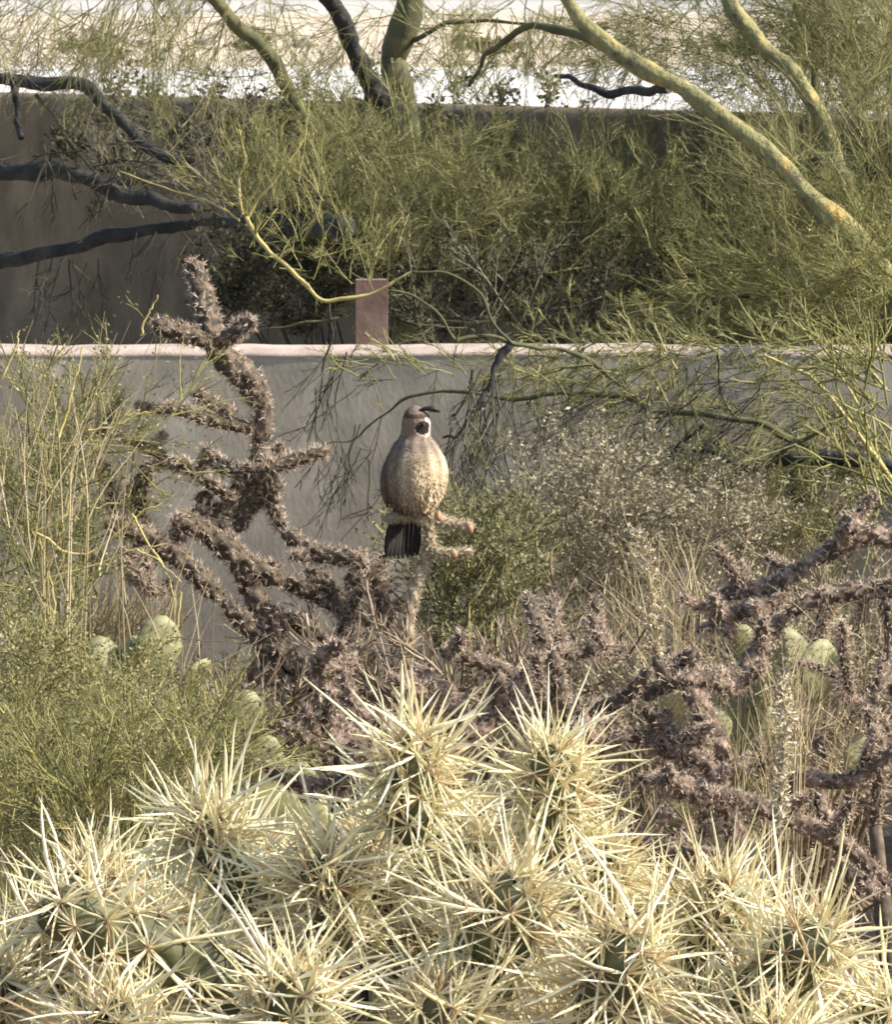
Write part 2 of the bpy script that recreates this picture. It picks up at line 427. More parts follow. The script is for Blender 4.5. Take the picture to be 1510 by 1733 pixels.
def spray(m, B, D, l0, l1, n2=7, n3=6, r=(.0020, .0011, .0007), wob=.11, grav=0.0, ang=.5, k=(7, 4, 3), lf=(.3, .7), lf3=(.35, .8), leaflets=0):
    L1 = grow(B, D, rng.uniform(l0, l1, len(B)), k[0], wob, grav)
    m.tubes(L1, rad(L1, r[0], r[1]), 3)
    L2 = sprout(L1, n2, .08, .98, ang, lf[0], lf[1], k[1], wob, grav)
    m.tubes(L2, rad(L2, r[1], r[2]), 3)
    if leaflets:
        E = L2[:, 1:].reshape(-1, 3); leaf_cloud(m, E[rng.integers(len(E), size=leaflets * len(B))] + rng.normal(size=(leaflets * len(B), 3)) * .006, .0075)
    if n3:
        L3 = sprout(L2, n3, .1, 1, ang, lf3[0], lf3[1], k[2], wob, grav)
        m.tubes(L3, rad(L3, r[2], r[2] * .5), 3)
    return L1, L2

# right-hand tree with the long sunlit green limb
def c_right(m):
    spray(m, in_ell(190, 1440, 140, 120, 190, 16.6, 18.0), dirs(190, 100, 40), .2, .42, 9, 8, leaflets=45)
    spray(m, in_ell(26, 1490, 180, 60, 180, 15.7, 16.3), dirs(26, 80, 30), .15, .3, 8, 8)
    spray(m, in_ell(90, 1440, 380, 130, 130, 15.6, 17.2), dirs(90, 120, 45), .2, .45, 8, 8)
    spray(m, in_ell(80, 1230, 60, 180, 90, 16.7, 17.8), dirs(80, 200, 60), .2, .4, 7, 7)
    spray(m, in_ell(40, 1000, 20, 200, 40, 16, 17.5), dirs(40, 270, 35), .12, .3, 6, 5)
def c_right_low(m):
    spray(m, in_ell(34, 1500, 490, 50, 40, 14.95, 15.3), dirs(34, 140, 40), .08, .2, 8, 8, leaflets=45)
    spray(m, in_ell(40, 1490, 460, 50, 45, 15.4, 15.9), dirs(40, 140, 50), .12, .26, 8, 8, leaflets=45)
    spray(m, in_ell(80, 1430, 530, 110, 45, 15.4, 16.2), dirs(80, 165, 38), .18, .4, 8, 8, leaflets=45)
    spray(m, in_ell(50, 1290, 480, 130, 50, 15.5, 16.4), dirs(50, 175, 45), .12, .3, 7, 7, leaflets=45)
tree('palo_verde_tree', 'green barked tree on the right, one long limb arching up to the left', 'tree', (1600, 1000), 16, [
    ('trunk', [(1590, 1000), (1580, 760), (1530, 560), (1500, 470)], 16.2, 34, 28, 'bark_green'),
    ('limb', [(1530, 500), (1440, 400), (1365, 325), (1285, 245), (1200, 178), (1105, 120), (1010, 62), (945, -20)], (15.4, 15.9), 20, 13, 'bark_green'),
    ('limb', [(1135, 148), (1090, 152), (1030, 152), (980, 140), (945, 128)], (15.9, 16.4), 10, 5, 'bark_dark'),
    ('limb', [(1050, 88), (980, 60), (900, 45), (860, 65), (825, 95), (795, 150)], (15.95, 16.5), 9, 3, 'bark_olive'),
    ('limb', [(1500, 470), (1440, 330), (1400, 230), (1350, 130), (1290, 80), (1240, 10), (1215, -40)], (16.2, 16.6), 17, 15, 'bark_green'),
    ('limb', [(1530, 560), (1450, 400), (1410, 260), (1380, 140), (1340, -20)], (16.2, 17), 14, 7, 'bark_olive'),
    ('limb', [(1560, 640), (1450, 560), (1360, 520), (1240, 505), (1150, 540)], (16.2, 15.6), 9, 3, 'bark_olive'),
], [('crown', c_right, 'twig_olive'), ('lower_crown', c_right_low, 'twig_yellow')])

# centre tree behind the low wall
def c_mid(m):
    spray(m, in_ell(240, 850, 410, 350, 85, 16.3, 18), dirs(240, 90, 45), .11, .26, 9, 9, leaflets=45)
    spray(m, in_ell(140, 1100, 430, 240, 100, 16.4, 17.6), dirs(140, 100, 55), .12, .28, 9, 9, leaflets=45)
    spray(m, in_ell(90, 640, 370, 160, 110, 16.2, 17.2), dirs(90, 90, 35), .16, .34, 9, 8, leaflets=45)
    spray(m, in_ell(80, 900, 510, 260, 55, 16.2, 17.2), dirs(80, 90, 60), .12, .26, 8, 7, leaflets=45)
    spray(m, in_ell(50, 900, 290, 330, 40, 16.3, 18), dirs(50, 90, 25), .08, .16, 6, 5)
def c_mid_top(m):
    spray(m, in_ell(40, 600, 60, 260, 80, 16.6, 18), dirs(40, 250, 40), .12, .3, 6, 5)
    spray(m, in_ell(80, 230, -10, 270, 45, 16.6, 18), dirs(80, 252, 20), .15, .36, 6, 6, wob=.08)
    spray(m, in_ell(44, 900, 40, 200, 60, 16.6, 18), dirs(44, 240, 50), .12, .26, 6, 6)
    spray(m, in_ell(60, 420, 70, 330, 70, 17, 19), dirs(60, 250, 60), .12, .26, 6, 6, r=(.0016, .0009, .0006))
    spray(m, in_ell(26, 700, 260, 480, 30, 16.6, 18), dirs(26, 88, 18), .10, .2, 6, 5)
    spray(m, in_ell(26, 790, 130, 50, 80, 16.6, 18), dirs(26, 90, 30), .10, .2, 6, 5)
tree('palo_verde_tree', 'olive tree in the centre with an upright trunk and two limbs leaning left', 'tree', (700, 1000), 17, [
    ('trunk', [(705, 1000), (700, 700), (690, 400), (680, 200), (672, 100), (690, -30)], 17.2, 32, 22, 'bark_olive'),
    ('limb', [(688, 300), (660, 190), (630, 140), (600, 80), (575, 30), (545, -30)], (17.1, 16.8), 19, 16, 'bark_dark'),
    ('limb', [(660, 420), (560, 270), (500, 170), (450, 90), (400, 40), (350, -20)], (17, 16.7), 15, 11, 'bark_olive'),
    ('limb', [(700, 70), (740, 45), (800, 35), (900, 40)], (17.2, 16.9), 5, 3, 'bark_olive'),
], [('crown', c_mid, 'twig_olive'), ('hanging_twigs', c_mid_top, 'twig_olive')])

# left tree: black shaded limbs
def c_left(m):
    spray(m, in_ell(44, 60, 60, 130, 90, 17.4, 18.4), dirs(44, 250, 50), .15, .35, 6, 5)
    spray(m, in_ell(60, 330, 300, 170, 90, 17.4, 18.6), dirs(60, 95, 45), .12, .3, 6, 5)
def c_left_hang(m):
    spray(m, in_ell(9, 110, 440, 60, 12, 17.2, 17.5), dirs(9, 262, 10), .13, .24, 4, 3, grav=.05, r=(.003, .0018, .0012))
    spray(m, in_ell(6, 270, 400, 60, 10, 17.2, 17.5), dirs(6, 250, 14), .1, .25, 3, 2, grav=.05, r=(.003, .0018, .0012))
    spray(m, in_ell(14, 150, 260, 140, 30, 17.2, 17.5), dirs(14, 250, 60), .1, .25, 4, 3, r=(.003, .0018, .0012))
tree('mesquite_tree', 'tree at the left with sagging near black limbs in front of the brown wall', 'tree', (-300, 1000), 17.6, [
    ('trunk', [(-330, 1000), (-320, 600), (-280, 360), (-220, 180)], 17.7, 40, 28, 'bark_dark'),
    ('limb', [(-280, 360), (-120, 280), (0, 292), (60, 290), (120, 292), (200, 325), (270, 342), (330, 352)], (17.7, 17.2), 20, 10, 'bark_dark'),
    ('limb', [(-290, 420), (-100, 440), (10, 443), (80, 430), (160, 410), (250, 390), (330, 378)], (17.7, 17.3), 16, 10, 'bark_dark'),
    ('limb', [(330, 378), (430, 375), (490, 382), (540, 385), (582, 388)], (16.9, 16.1), 7, 19, 'bark_dark'),
    ('limb', [(-230, 200), (-80, 140), (0, 130), (70, 140), (135, 140), (190, 190), (250, 250), (300, 275)], (17.7, 17.4), 13, 9, 'bark_dark'),
    ('limb', [(20, 140), (28, 190), (35, 230)], (17.7, 17.6), 7, 5, 'bark_dark'),
    ('limb', [(60, 160), (110, 230), (170, 300), (200, 320)], (17.6, 17.3), 3.5, 2, 'bark_olive'),
], [('crown', c_left, 'twig_grey'), ('hanging_twigs', c_left_hang, 'twig_dark')], group='trees behind the low wall')

# dark shrub mass behind the low wall
def shrub(name, label, cat, blobs, Y0, Y1, stem_mat, leaf_mat, n_stem, n_leaf, leaf, head=90, spread=40, l=(.12, .3), group=None, n2=5, n3=4, gz=0.0, rr=(.0028, .0016, .001), wob=.12, seg=True):
    cx = np.mean([b[0] for b in blobs]); cy = max(b[1] for b in blobs); Y = (Y0 + Y1) / 2
    b0 = P(cx, cy, Y); base = np.array([b0[0], Y, gz])
    t = thing(name, label, cat, base, group)
    tot = sum(b[2] * b[3] for b in blobs)
    m = MB(); ends = []
    for (x, y, rx, ry) in blobs:
        k = max(3, int(n_stem * rx * ry / tot))
        B = in_ell(k, x, y + ry * .25, rx, ry * .8, Y0, Y1)
        L1, L2 = spray(m, B, dirs(k, head, spread), l[0], l[1], n2, n3, rr, wob=wob)
        ends.append(L1[:, 1:].reshape(-1, 3)); ends.append(L2[:, 1:].reshape(-1, 3))
        # stems reach down to the root
        kk = max(2, k // 5)
        C = []
        for q in range(kk):
            top = B[rng.integers(len(B))]
            foot = base + np.array([rng.normal() * .05, rng.normal() * .05, 0])
            mid = (top * .5 + foot * .5) + np.array([rng.normal() * .04, rng.normal() * .04, .05])
            C.append(smooth_line([foot, mid, top], 8))
        C = np.array(C); m.tubes(C, rad(C, rr[0] * 1.8, rr[0]), 4)
    obj('stems', m, M[stem_mat], t, kind='stuff')
    if n_leaf:
        E = np.concatenate(ends); C = E[rng.integers(len(E), size=n_leaf)] + rng.normal(size=(n_leaf, 3)) * .012
        m = MB(); leaf_cloud(m, C, leaf); obj('foliage', m, M[leaf_mat], t, smooth=False, kind='stuff')
    return t
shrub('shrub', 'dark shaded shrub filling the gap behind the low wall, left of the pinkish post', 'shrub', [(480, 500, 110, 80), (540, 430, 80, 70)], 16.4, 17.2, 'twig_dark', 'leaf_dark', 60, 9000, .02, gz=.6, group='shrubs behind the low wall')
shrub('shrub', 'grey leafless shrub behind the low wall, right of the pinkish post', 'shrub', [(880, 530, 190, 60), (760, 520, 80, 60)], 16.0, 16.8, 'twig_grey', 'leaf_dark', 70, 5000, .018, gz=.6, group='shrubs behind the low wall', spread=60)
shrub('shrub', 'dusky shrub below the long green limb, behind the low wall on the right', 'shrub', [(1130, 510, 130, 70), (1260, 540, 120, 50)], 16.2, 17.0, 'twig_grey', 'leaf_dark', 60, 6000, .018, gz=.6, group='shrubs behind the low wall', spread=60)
shrub('shrub', 'dark shrub added for the shade band against the tall wall beneath the left limbs', 'shrub', [(300, 270, 160, 35), (480, 285, 100, 35), (700, 285, 160, 30), (920, 285, 120, 30)], 18.4, 19.4, 'twig_dark', 'leaf_dark', 90, 12000, .025, gz=.6, group='shrubs behind the low wall', spread=50)  # dark leafy fill put where the band of shade lies

# tree whose twigs hang in front of the low wall
def c_front(m):
    spray(m, in_ell(22, 1080, 640, 300, 50, 13.6, 14.6), dirs(22, 240, 30), .1, .26, 5, 5, r=(.002, .0012, .0008))
    spray(m, in_ell(26, 900, 780, 160, 90, 14.2, 14.8), dirs(26, 262, 18), .12, .28, 4, 4, r=(.0018, .0011, .0008))
    spray(m, in_ell(10, 815, 640, 25, 40, 13.6, 13.9), dirs(10, 262, 16), .1, .2, 4, 3, r=(.0026, .0015, .001), grav=.03)
    spray(m, in_ell(14, 800, 730, 50, 40, 13.6, 14.1), dirs(14, 265, 12), .1, .22, 4, 3, r=(.0022, .0013, .0009), grav=.03)
    spray(m, in_ell(8, 580, 650, 60, 60, 13.8, 14.4), dirs(8, 240, 20), .12, .25, 3, 3, r=(.0022, .0013, .0009))
    spray(m, in_ell(26, 1150, 690, 160, 70, 13.6, 14.4), dirs(26, 215, 25), .12, .3, 5, 4, r=(.0022, .0013, .0009))
    spray(m, in_ell(22, 620, 760, 90, 60, 14.2, 14.7), dirs(22, 255, 20), .1, .25, 3, 2, r=(.0018, .0012, .0008))
def c_front_g(m):
    spray(m, in_ell(40, 1220, 590, 260, 16, 13.8, 14.6), dirs(40, 190, 60), .06, .16, 6, 6, r=(.002, .0012, .0008))
    spray(m, in_ell(60, 1180, 580, 320, 14, 13.9, 14.7), dirs(60, 190, 70), .05, .14, 6, 6, r=(.002, .0012, .0008))
    spray(m, in_ell(60, 1010, 630, 180, 28, 13.8, 14.5), dirs(60, 195, 60), .06, .16, 6, 6)
    spray(m, in_ell(90, 1250, 700, 230, 90, 13.8, 14.6), dirs(90, 220, 55), .1, .24, 6, 6)
    spray(m, in_ell(60, 1360, 830, 150, 80, 13.4, 14.4), dirs(60, 250, 40), .1, .26, 6, 6)
    spray(m, in_ell(24, 700, 625, 120, 22, 13.8, 14.5), dirs(24, 185, 50), .06, .14, 5, 4)
def c_front_y(m):
    spray(m, in_ell(3, 418, 368, 6, 6, 13.9, 13.95), dirs(3, 68, 6, .1), .15, .22, 5, 5, r=(.0026, .0015, .0008), ang=.3)
    spray(m, in_ell(5, 418, 366, 6, 6, 13.9, 13.95), dirs(5, 100, 18, .1), .13, .24, 5, 5, r=(.0022, .0013, .0008), ang=.3)
    spray(m, in_ell(4, 400, 350, 8, 8, 13.9, 13.95), dirs(4, 140, 12, .1), .1, .2, 5, 4, r=(.0022, .0013, .0008), ang=.3)
    spray(m, in_ell(46, 490, 330, 110, 60, 13.8, 14.2), dirs(46, 85, 22, .2), .1, .2, 4, 4, ang=.3, r=(.0016, .001, .0007))
    spray(m, in_ell(14, 480, 430, 90, 30, 13.8, 14.1), dirs(14, 40, 50, .2), .06, .15, 4, 3)
    spray(m, in_ell(26, 590, 440, 90, 60, 13.8, 14.1), dirs(26, 85, 30, .2), .08, .16, 4, 4)
    spray(m, in_ell(34, 1480, 760, 60, 130, 13.2, 13.8), dirs(34, 120, 30), .1, .25, 4, 4, r=(.0035, .002, .0011))
    spray(m, in_ell(20, 1450, 640, 80, 60, 13.2, 13.8), dirs(20, 150, 30), .1, .25, 4, 4, r=(.003, .002, .0011))
tree('palo_verde_tree', 'tree reaching over the low wall from the right, with one bright yellow branch', 'tree', (1640, 1300), 13.8, [
    ('trunk', [(1660, 1420), (1650, 1100), (1600, 880), (1540, 800)], 13.8, 30, 22, 'bark_green'),
    ('limb', [(1560, 830), (1500, 790), (1440, 775), (1380, 775), (1325, 780)], (13.8, 13.9), 13, 12, 'bark_dark'),
    ('limb', [(1400, 765), (1330, 745), (1270, 712), (1180, 700), (1110, 690), (1050, 668), (960, 666), (870, 672), (780, 664), (700, 668), (650, 705), (600, 740), (545, 752)], (13.9, 14.2), 8, 1.1, 'bark_olive'),
    ('limb', [(1080, 672), (1030, 640), (990, 605), (930, 590), (875, 580), (820, 570), (770, 576)], (13.95, 13.8), 4.5, 4, 'bark_olive'),
    ('limb', [(862, 580), (842, 615), (830, 650), (808, 690), (775, 730), (748, 745)], (13.8, 13.75), 7, 2, 'bark_dark'),
    ('limb', [(818, 680), (824, 730), (826, 780), (810, 850)], (13.78, 13.75), 3.2, 1.6, 'bark_dark'),
    ('limb', [(1190, 720), (1150, 755), (1110, 800), (1070, 850)], (13.95, 14.1), 4, 2, 'bark_dark'),
    ('limb', [(1330, 770), (1290, 792), (1250, 785), (1200, 765), (1155, 758)], (13.9, 14.1), 7, 3, 'bark_dark'),
    ('limb', [(1440, 700), (1380, 735), (1340, 755), (1300, 785), (1265, 800), (1240, 822)], (13.7, 13.85), 4, 4, 'bark_olive'),
    ('limb', [(1560, 860), (1500, 800), (1450, 730), (1400, 665), (1350, 625), (1290, 600)], (13.6, 13.6), 5, 2.5, 'yellow_branch'),
    ('limb', [(700, 460), (672, 474), (640, 492), (592, 506), (545, 508), (518, 482), (500, 465), (462, 432), (436, 405), (418, 368)], (13.85, 13.9), 2.6, 4.4, 'yellow_branch'),
    ('limb', [(868, 582), (835, 545), (810, 495), (760, 463), (698, 460)], (13.8, 13.85), 2.6, 2.4, 'bark_olive'),
    ('limb', [(418, 368), (440, 335), (470, 300), (500, 260), (520, 225)], (13.9, 13.9), 3.4, 1.2, 'yellow_branch'),
    ('limb', [(412, 365), (405, 310), (415, 265), (402, 220)], (13.9, 13.9), 3, 1.1, 'yellow_branch'),
    ('limb', [(405, 372), (370, 350), (320, 330), (270, 315), (200, 290)], (13.9, 14.1), 2.2, 1, 'yellow_branch'),
    ('limb', [(770, 575), (740, 530), (700, 500), (660, 490)], (13.8, 13.8), 2.4, 1.8, 'bark_olive'),
    ('limb', [(575, 540), (520, 545), (470, 555), (430, 558)], (13.9, 13.9), 2.6, 1.6, 'bark_olive'),
    ('limb', [(556, 508), (558, 530), (562, 570), (550, 610), (540, 680)], (13.9, 13.9), 2.4, 1.6, 'bark_dark'),
], [('hanging_twigs', c_front, 'twig_dark'), ('green_twigs', c_front_g, 'twig_olive'), ('yellow_twigs', c_front_y, 'twig_yellow')], gz=0.0)

# ------------------------------------------------------------ buckhorn chollas
def cholla_joint(C, r, taper=.8, sides=18, bump=.34):
    """tubercled stem segment along C; returns mesh builder, areole points and normals"""
    C = np.asarray(C, float)
    ln = np.linalg.norm(np.diff(C, axis=0), axis=1).sum()
    n = max(8, min(150, int(ln / (r * .30))))
    L = smooth_line(C, n)
    T = norm(np.gradient(L, axis=0))
    ref = np.array([.3, .9, .2]); ref = norm(np.cross(norm(T.mean(0)), ref))
    U = norm(ref - (T @ ref)[:, None] * T); W = np.cross(T, U)
    s = np.linspace(0, 1, n)
    env = np.interp(s, [0, .03, .08, .5, .9, .97, 1], [.3, .7, .9, 1, taper, taper * .72, .08]) * r
    a = np.arange(sides) / sides * 2 * math.pi
    z = s[:, None] * ln / (r * 2.6) * 2 * math.pi
    lat = .5 * (np.cos(3 * a[None] + z) + np.cos(5 * a[None] - z))
    R = env[:, None] * (1 + bump * lat + .04 * rng.normal(size=(n, sides)))
    V = L[:, None] + R[..., None] * (np.cos(a)[None, :, None] * U[:, None] + np.sin(a)[None, :, None] * W[:, None])
    i = np.arange(n - 1)[:, None] * sides; j = np.arange(sides)[None]
    Q = np.stack([i + j, i + (j + 1) % sides, i + sides + (j + 1) % sides, i + sides + j], -1)
    m = MB(); m.add(V, Q, [(0, q + 1, q) for q in range(1, sides - 1)])
    return m, L, U, W, T, env, ln
def areoles(L, U, W, T, env, ln, r, dens=1.0, tip=True):
    n = len(L); na = max(8, int(dens * ln / min(r, .017) * 5.5))
    k = np.arange(na); s = (k + .5) / na
    ga = k * 2.39996 + rng.normal(size=na) * .15
    idx = s * (n - 1); i = idx.astype(int).clip(0, n - 2); f = (idx - i)[:, None]
    c = L[i] * (1 - f) + L[i + 1] * f
    e = (env[i] * (1 - f[:, 0]) + env[i + 1] * f[:, 0])[:, None] * 1.15
    N = np.cos(ga)[:, None] * U[i] + np.sin(ga)[:, None] * W[i]
    pts = c + N * e
    lean = np.where(s > .85, (s - .85) * 5, .25)[:, None]
    return pts, norm(N + T[i] * lean)
def spines_at(m, A, N, per, l0, l1, r, sides=3, spread=.8):
    B = np.repeat(A, per, axis=0); D = norm(np.repeat(N, per, axis=0) + rng.normal(size=(len(A) * per, 3)) * spread)
    Ln = rng.uniform(l0, l1, len(B))
    L = grow(B, D, Ln, 3, .05)
    R = np.tile(np.array([r, r * .8, r * .12]), (len(B), 1)) * rng.uniform(.7, 1.3, (len(B), 1))
    m.tubes(L, R, sides)
def cholla(label, base_px, Y, stems, stem='cholla_stem', spine='cholla_spine', group='buckhorn chollas in the garden', side=1.0, per=7, sl=(.012, .028), jit=.15, dens=1.0):
    b = P(base_px[0], base_px[1], Y)
    t = thing('cholla_cactus', label, 'cactus', (b[0], b[1], 0), group)
    k = Y / F
    segs = []
    for st in stems:
        pts, r = st[0], st[1]
        dz = st[2] if len(st) > 2 else 0.0
        segs.append((PP(pts, (Y + dz, Y + dz + rng.uniform(-jit, jit))), r * k))
    for C, r in list(segs):
        ln = np.linalg.norm(np.diff(C, axis=0), axis=1).sum()
        for q in range(rng.poisson(side * ln / .13)):
            t0 = rng.uniform(.1, .95) * (len(C) - 1); i = min(int(t0), len(C) - 2)
            p0 = C[i] + (C[i + 1] - C[i]) * (t0 - i); tg = norm(C[i + 1] - C[i])
            d = norm(tg * .3 + norm(rng.normal(size=3)) * [1, .8, 1] + np.array([0, 0, .35]))
            l = rng.uniform(.05, .11)
            segs.append((np.array([p0, p0 + d * l * .5, p0 + d * l + np.array([0, 0, .012])]), r * rng.uniform(.6, .85)))
    for C, r in segs:
        ln = np.linalg.norm(np.diff(C, axis=0), axis=1).sum()
        m, L, U, W, T, env, ln = cholla_joint(C, r * .85)
        j = obj('stem_joint', m, M[stem], t)
        A, N = areoles(L, U, W, T, env, ln, r, dens=dens * 1.25)
        m = MB(); spines_at(m, A, N, int(per * 1.7), sl[0] * .7, sl[1], .00068)
        obj('spines', m, M[spine], j, kind='stuff')
    # woody trunk to the ground
    m, L, R = limb_mb(np.array([[b[0], b[1], -.02], [b[0] + .03, b[1], b[2] * .5], [b[0], b[1], b[2]]]), 15 * k, 15 * k, 16, 10, .3)
    obj('trunk', m, M[stem], t)
    return t
YL = 12.4
left_stems = [
    ([(560, 1250), (520, 1150), (445, 1085), (375, 1015)], 21), ([(375, 1015), (330, 970), (285, 930), (240, 905), (175, 885)], 19),
    ([(400, 900), (425, 830), (440, 750)], 17, .1), ([(440, 750), (445, 700), (435, 655)], 17), ([(355, 575), (385, 610), (425, 650), (440, 690)], 25, -.05),
    ([(362, 570), (350, 530), (338, 490), (326, 438)], 21, -.1),
    ([(350, 580), (320, 566), (290, 560), (256, 545)], 16, -.1), ([(365, 585), (390, 568), (410, 552), (428, 545)], 15, -.1),
    ([(437, 725), (390, 718), (350, 708), (318, 698), (282, 688)], 13), ([(400, 700), (370, 690), (345, 675), (330, 664)], 12, .1),
    ([(432, 795), (400, 800), (370, 785), (345, 757)], 14), ([(446, 796), (490, 782), (530, 770), (556, 762)], 12),
    ([(455, 780), (458, 840), (478, 900)], 14), ([(478, 900), (530, 935), (590, 945), (620, 960)], 16), ([(600, 930), (640, 990), (660, 1060), (680, 1085)], 14),
    ([(400, 850), (330, 800), (300, 785), (252, 786)], 12, .15), ([(252, 788), (236, 830), (238, 885)], 15, .1),
    ([(280, 775), (250, 757), (222, 745)], 11), ([(215, 742), (180, 730), (140, 738)], 9),
    ([(195, 885), (188, 830), (172, 778)], 13), ([(640, 1080), (560, 1015), (480, 985)], 20, .1), ([(480, 985), (410, 950), (345, 900), (290, 880)], 20, .1),
    ([(395, 930), (420, 990), (460, 1060), (500, 1120)], 19, .2), ([(290, 915), (340, 870), (400, 868)], 17, .1),
    ([(345, 830), (350, 880), (390, 930)], 16, .2), ([(600, 960), (595, 1050), (560, 1130), (530, 1200)], 18, .2),
    ([(290, 985), (265, 1002), (240, 985), (235, 970)], 10), ([(310, 940), (255, 945), (205, 930)], 9),
    ([(690, 1150), (620, 1150), (540, 1080), (480, 1040)], 19, .3), ([(700, 1250), (600, 1230), (500, 1180), (430, 1120)], 20, .3),
    ([(520, 1200), (470, 1160), (440, 1110)], 16, -.1), ([(600, 1100), (640, 1040), (700, 1020)], 14, .3),
    ([(165, 730), (190, 705), (205, 668)], 11), ([(640, 1180), (560, 1200), (470, 1230)], 17, .1), ([(420, 1010), (450, 1080), (430, 1150)], 16, .1),
    ([(600, 1180), (580, 1120), (610, 1060)], 16, -.1), ([(520, 960), (560, 1000), (610, 1080)], 15, .1),
]
cholla('tall branching cholla at the left with a thumb shaped joint rising above the wall', (560, 1260), YL, left_stems, spine='cholla_spine', side=.55, per=6, sl=(.008, .020))
perch_stems = [
    ([(690, 1130), (692, 1050), (706, 985), (728, 925), (722, 880)], 12, .06), ([(700, 874), (724, 876), (760, 884), (803, 890)], 9), ([(728, 930), (760, 938), (800, 932)], 8, .05),
    ([(712, 874), (690, 873), (668, 874), (650, 880)], 8),
]
cholla('pale dead cholla stem standing upright with short side stubs, the quail perched on top', (690, 1130), 12.0, perch_stems, stem='pale_stem', spine='cholla_spine_pale', side=.0, per=8, sl=(.005, .012), jit=0)

YR = 11.2
cholla('thick pinkish brown cholla limbs arching in from the right edge', (1560, 1300), YR, [
    ([(1560, 1320), (1550, 1150), (1540, 1010)], 24), ([(1540, 1000), (1460, 1000), (1390, 1012), (1330, 1040)], 17), ([(1330, 1040), (1290, 1090), (1255, 1140), (1240, 1170)], 16),
    ([(1550, 930), (1480, 905), (1420, 925), (1370, 955)], 19, .2), ([(1370, 955), (1320, 985), (1260, 1000), (1205, 1012)], 15, .2), ([(1340, 1000), (1270, 1030), (1200, 1050)], 15, .2),
    ([(1205, 1010), (1225, 1050), (1240, 1080)], 12, .1), ([(1420, 925), (1440, 880), (1445, 900)], 16, .2), ([(1500, 1010), (1510, 1080), (1490, 1150)], 15, .2),
    ([(1400, 1010), (1390, 1080), (1400, 1150)], 12, .3)], stem='cholla_stem_pink', side=1.7, per=7, sl=(.005, .015))
cholla('grey cholla with a hooked curling branch just above the bright foreground spines', (980, 1300), 10.8, [
    ([(892, 1005), (905, 1050), (925, 1085)], 13), ([(925, 1085), (960, 1105), (1000, 1100), (1035, 1102)], 14), ([(935, 1010), (938, 1050), (950, 1085)], 12, .1),
    ([(980, 1300), (950, 1200), (935, 1100)], 17), ([(940, 1180), (1000, 1200), (1060, 1180), (1100, 1130)], 14), ([(1000, 1040), (1010, 1075), (1030, 1100)], 9, .1),
    ([(745, 1100), (800, 1118), (860, 1140), (930, 1180)], 14, .2), ([(1180, 1100), (1140, 1150), (1080, 1180)], 17), ([(1110, 1110), (1130, 1150), (1160, 1150), (1180, 1120)], 14)], side=.9, per=5, sl=(.006, .018))
cholla('tangled brown cholla mass below the yellow prickly pear pad on the right', (1250, 1500), 10.5, [
    ([(1250, 1500), (1240, 1400), (1200, 1340), (1080, 1315)], 18), ([(1200, 1340), (1300, 1370), (1420, 1425), (1510, 1500)], 17, -.1),
    ([(1130, 1240), (1180, 1280), (1230, 1330)], 16, .2), ([(1160, 1160), (1200, 1220), (1230, 1290)], 17, .3), ([(1090, 1200), (1150, 1250), (1170, 1300)], 15, .3),
    ([(1240, 1170), (1200, 1150), (1150, 1150)], 16, .2), ([(1330, 1380), (1350, 1320), (1440, 1320), (1530, 1260)], 15, .1), ([(1060, 1420), (1130, 1440), (1240, 1450)], 17, .2),
    ([(1000, 1200), (1060, 1240), (1110, 1260)], 15, .3), ([(1420, 1430), (1440, 1480), (1500, 1510)], 15, .2), ([(1280, 1250), (1300, 1300), (1340, 1370)], 14, .3)],
    stem='cholla_stem_pink', side=1.6, per=6, sl=(.005, .015))
cholla('slender dark cholla with thin forked twigs at the lower right edge', (1480, 1400), 10.9, [
    ([(1480, 1400), (1490, 1280), (1470, 1200)], 12), ([(1470, 1200), (1440, 1180), (1410, 1140), (1350, 1120)], 7), ([(1470, 1200), (1500, 1230), (1540, 1250)], 13),
    ([(1440, 1180), (1430, 1110), (1425, 1050)], 9), ([(1480, 1190), (1500, 1130), (1530, 1090)], 12), ([(1400, 1280), (1360, 1230), (1340, 1190)], 10)], side=.7, per=5, sl=(.006, .016))
cholla('brown cholla clump in shade between the tall cholla and the foreground spines', (760, 1420), 10.6, [
    ([(760, 1420), (700, 1320), (640, 1240), (560, 1180)], 20), ([(640, 1240), (560, 1260), (480, 1230)], 18), ([(700, 1320), (800, 1250), (860, 1180)], 18, .2),
    ([(800, 1250), (760, 1180), (700, 1130)], 18, .2), ([(860, 1340), (1000, 1280), (1060, 1240)], 17, .1), ([(600, 1320), (520, 1330), (440, 1290)], 18, .2), ([(560, 1180), (540, 1120), (580, 1090)], 17, .2)],
    stem='cholla_stem_pink', side=1.6, per=6, sl=(.005, .015))

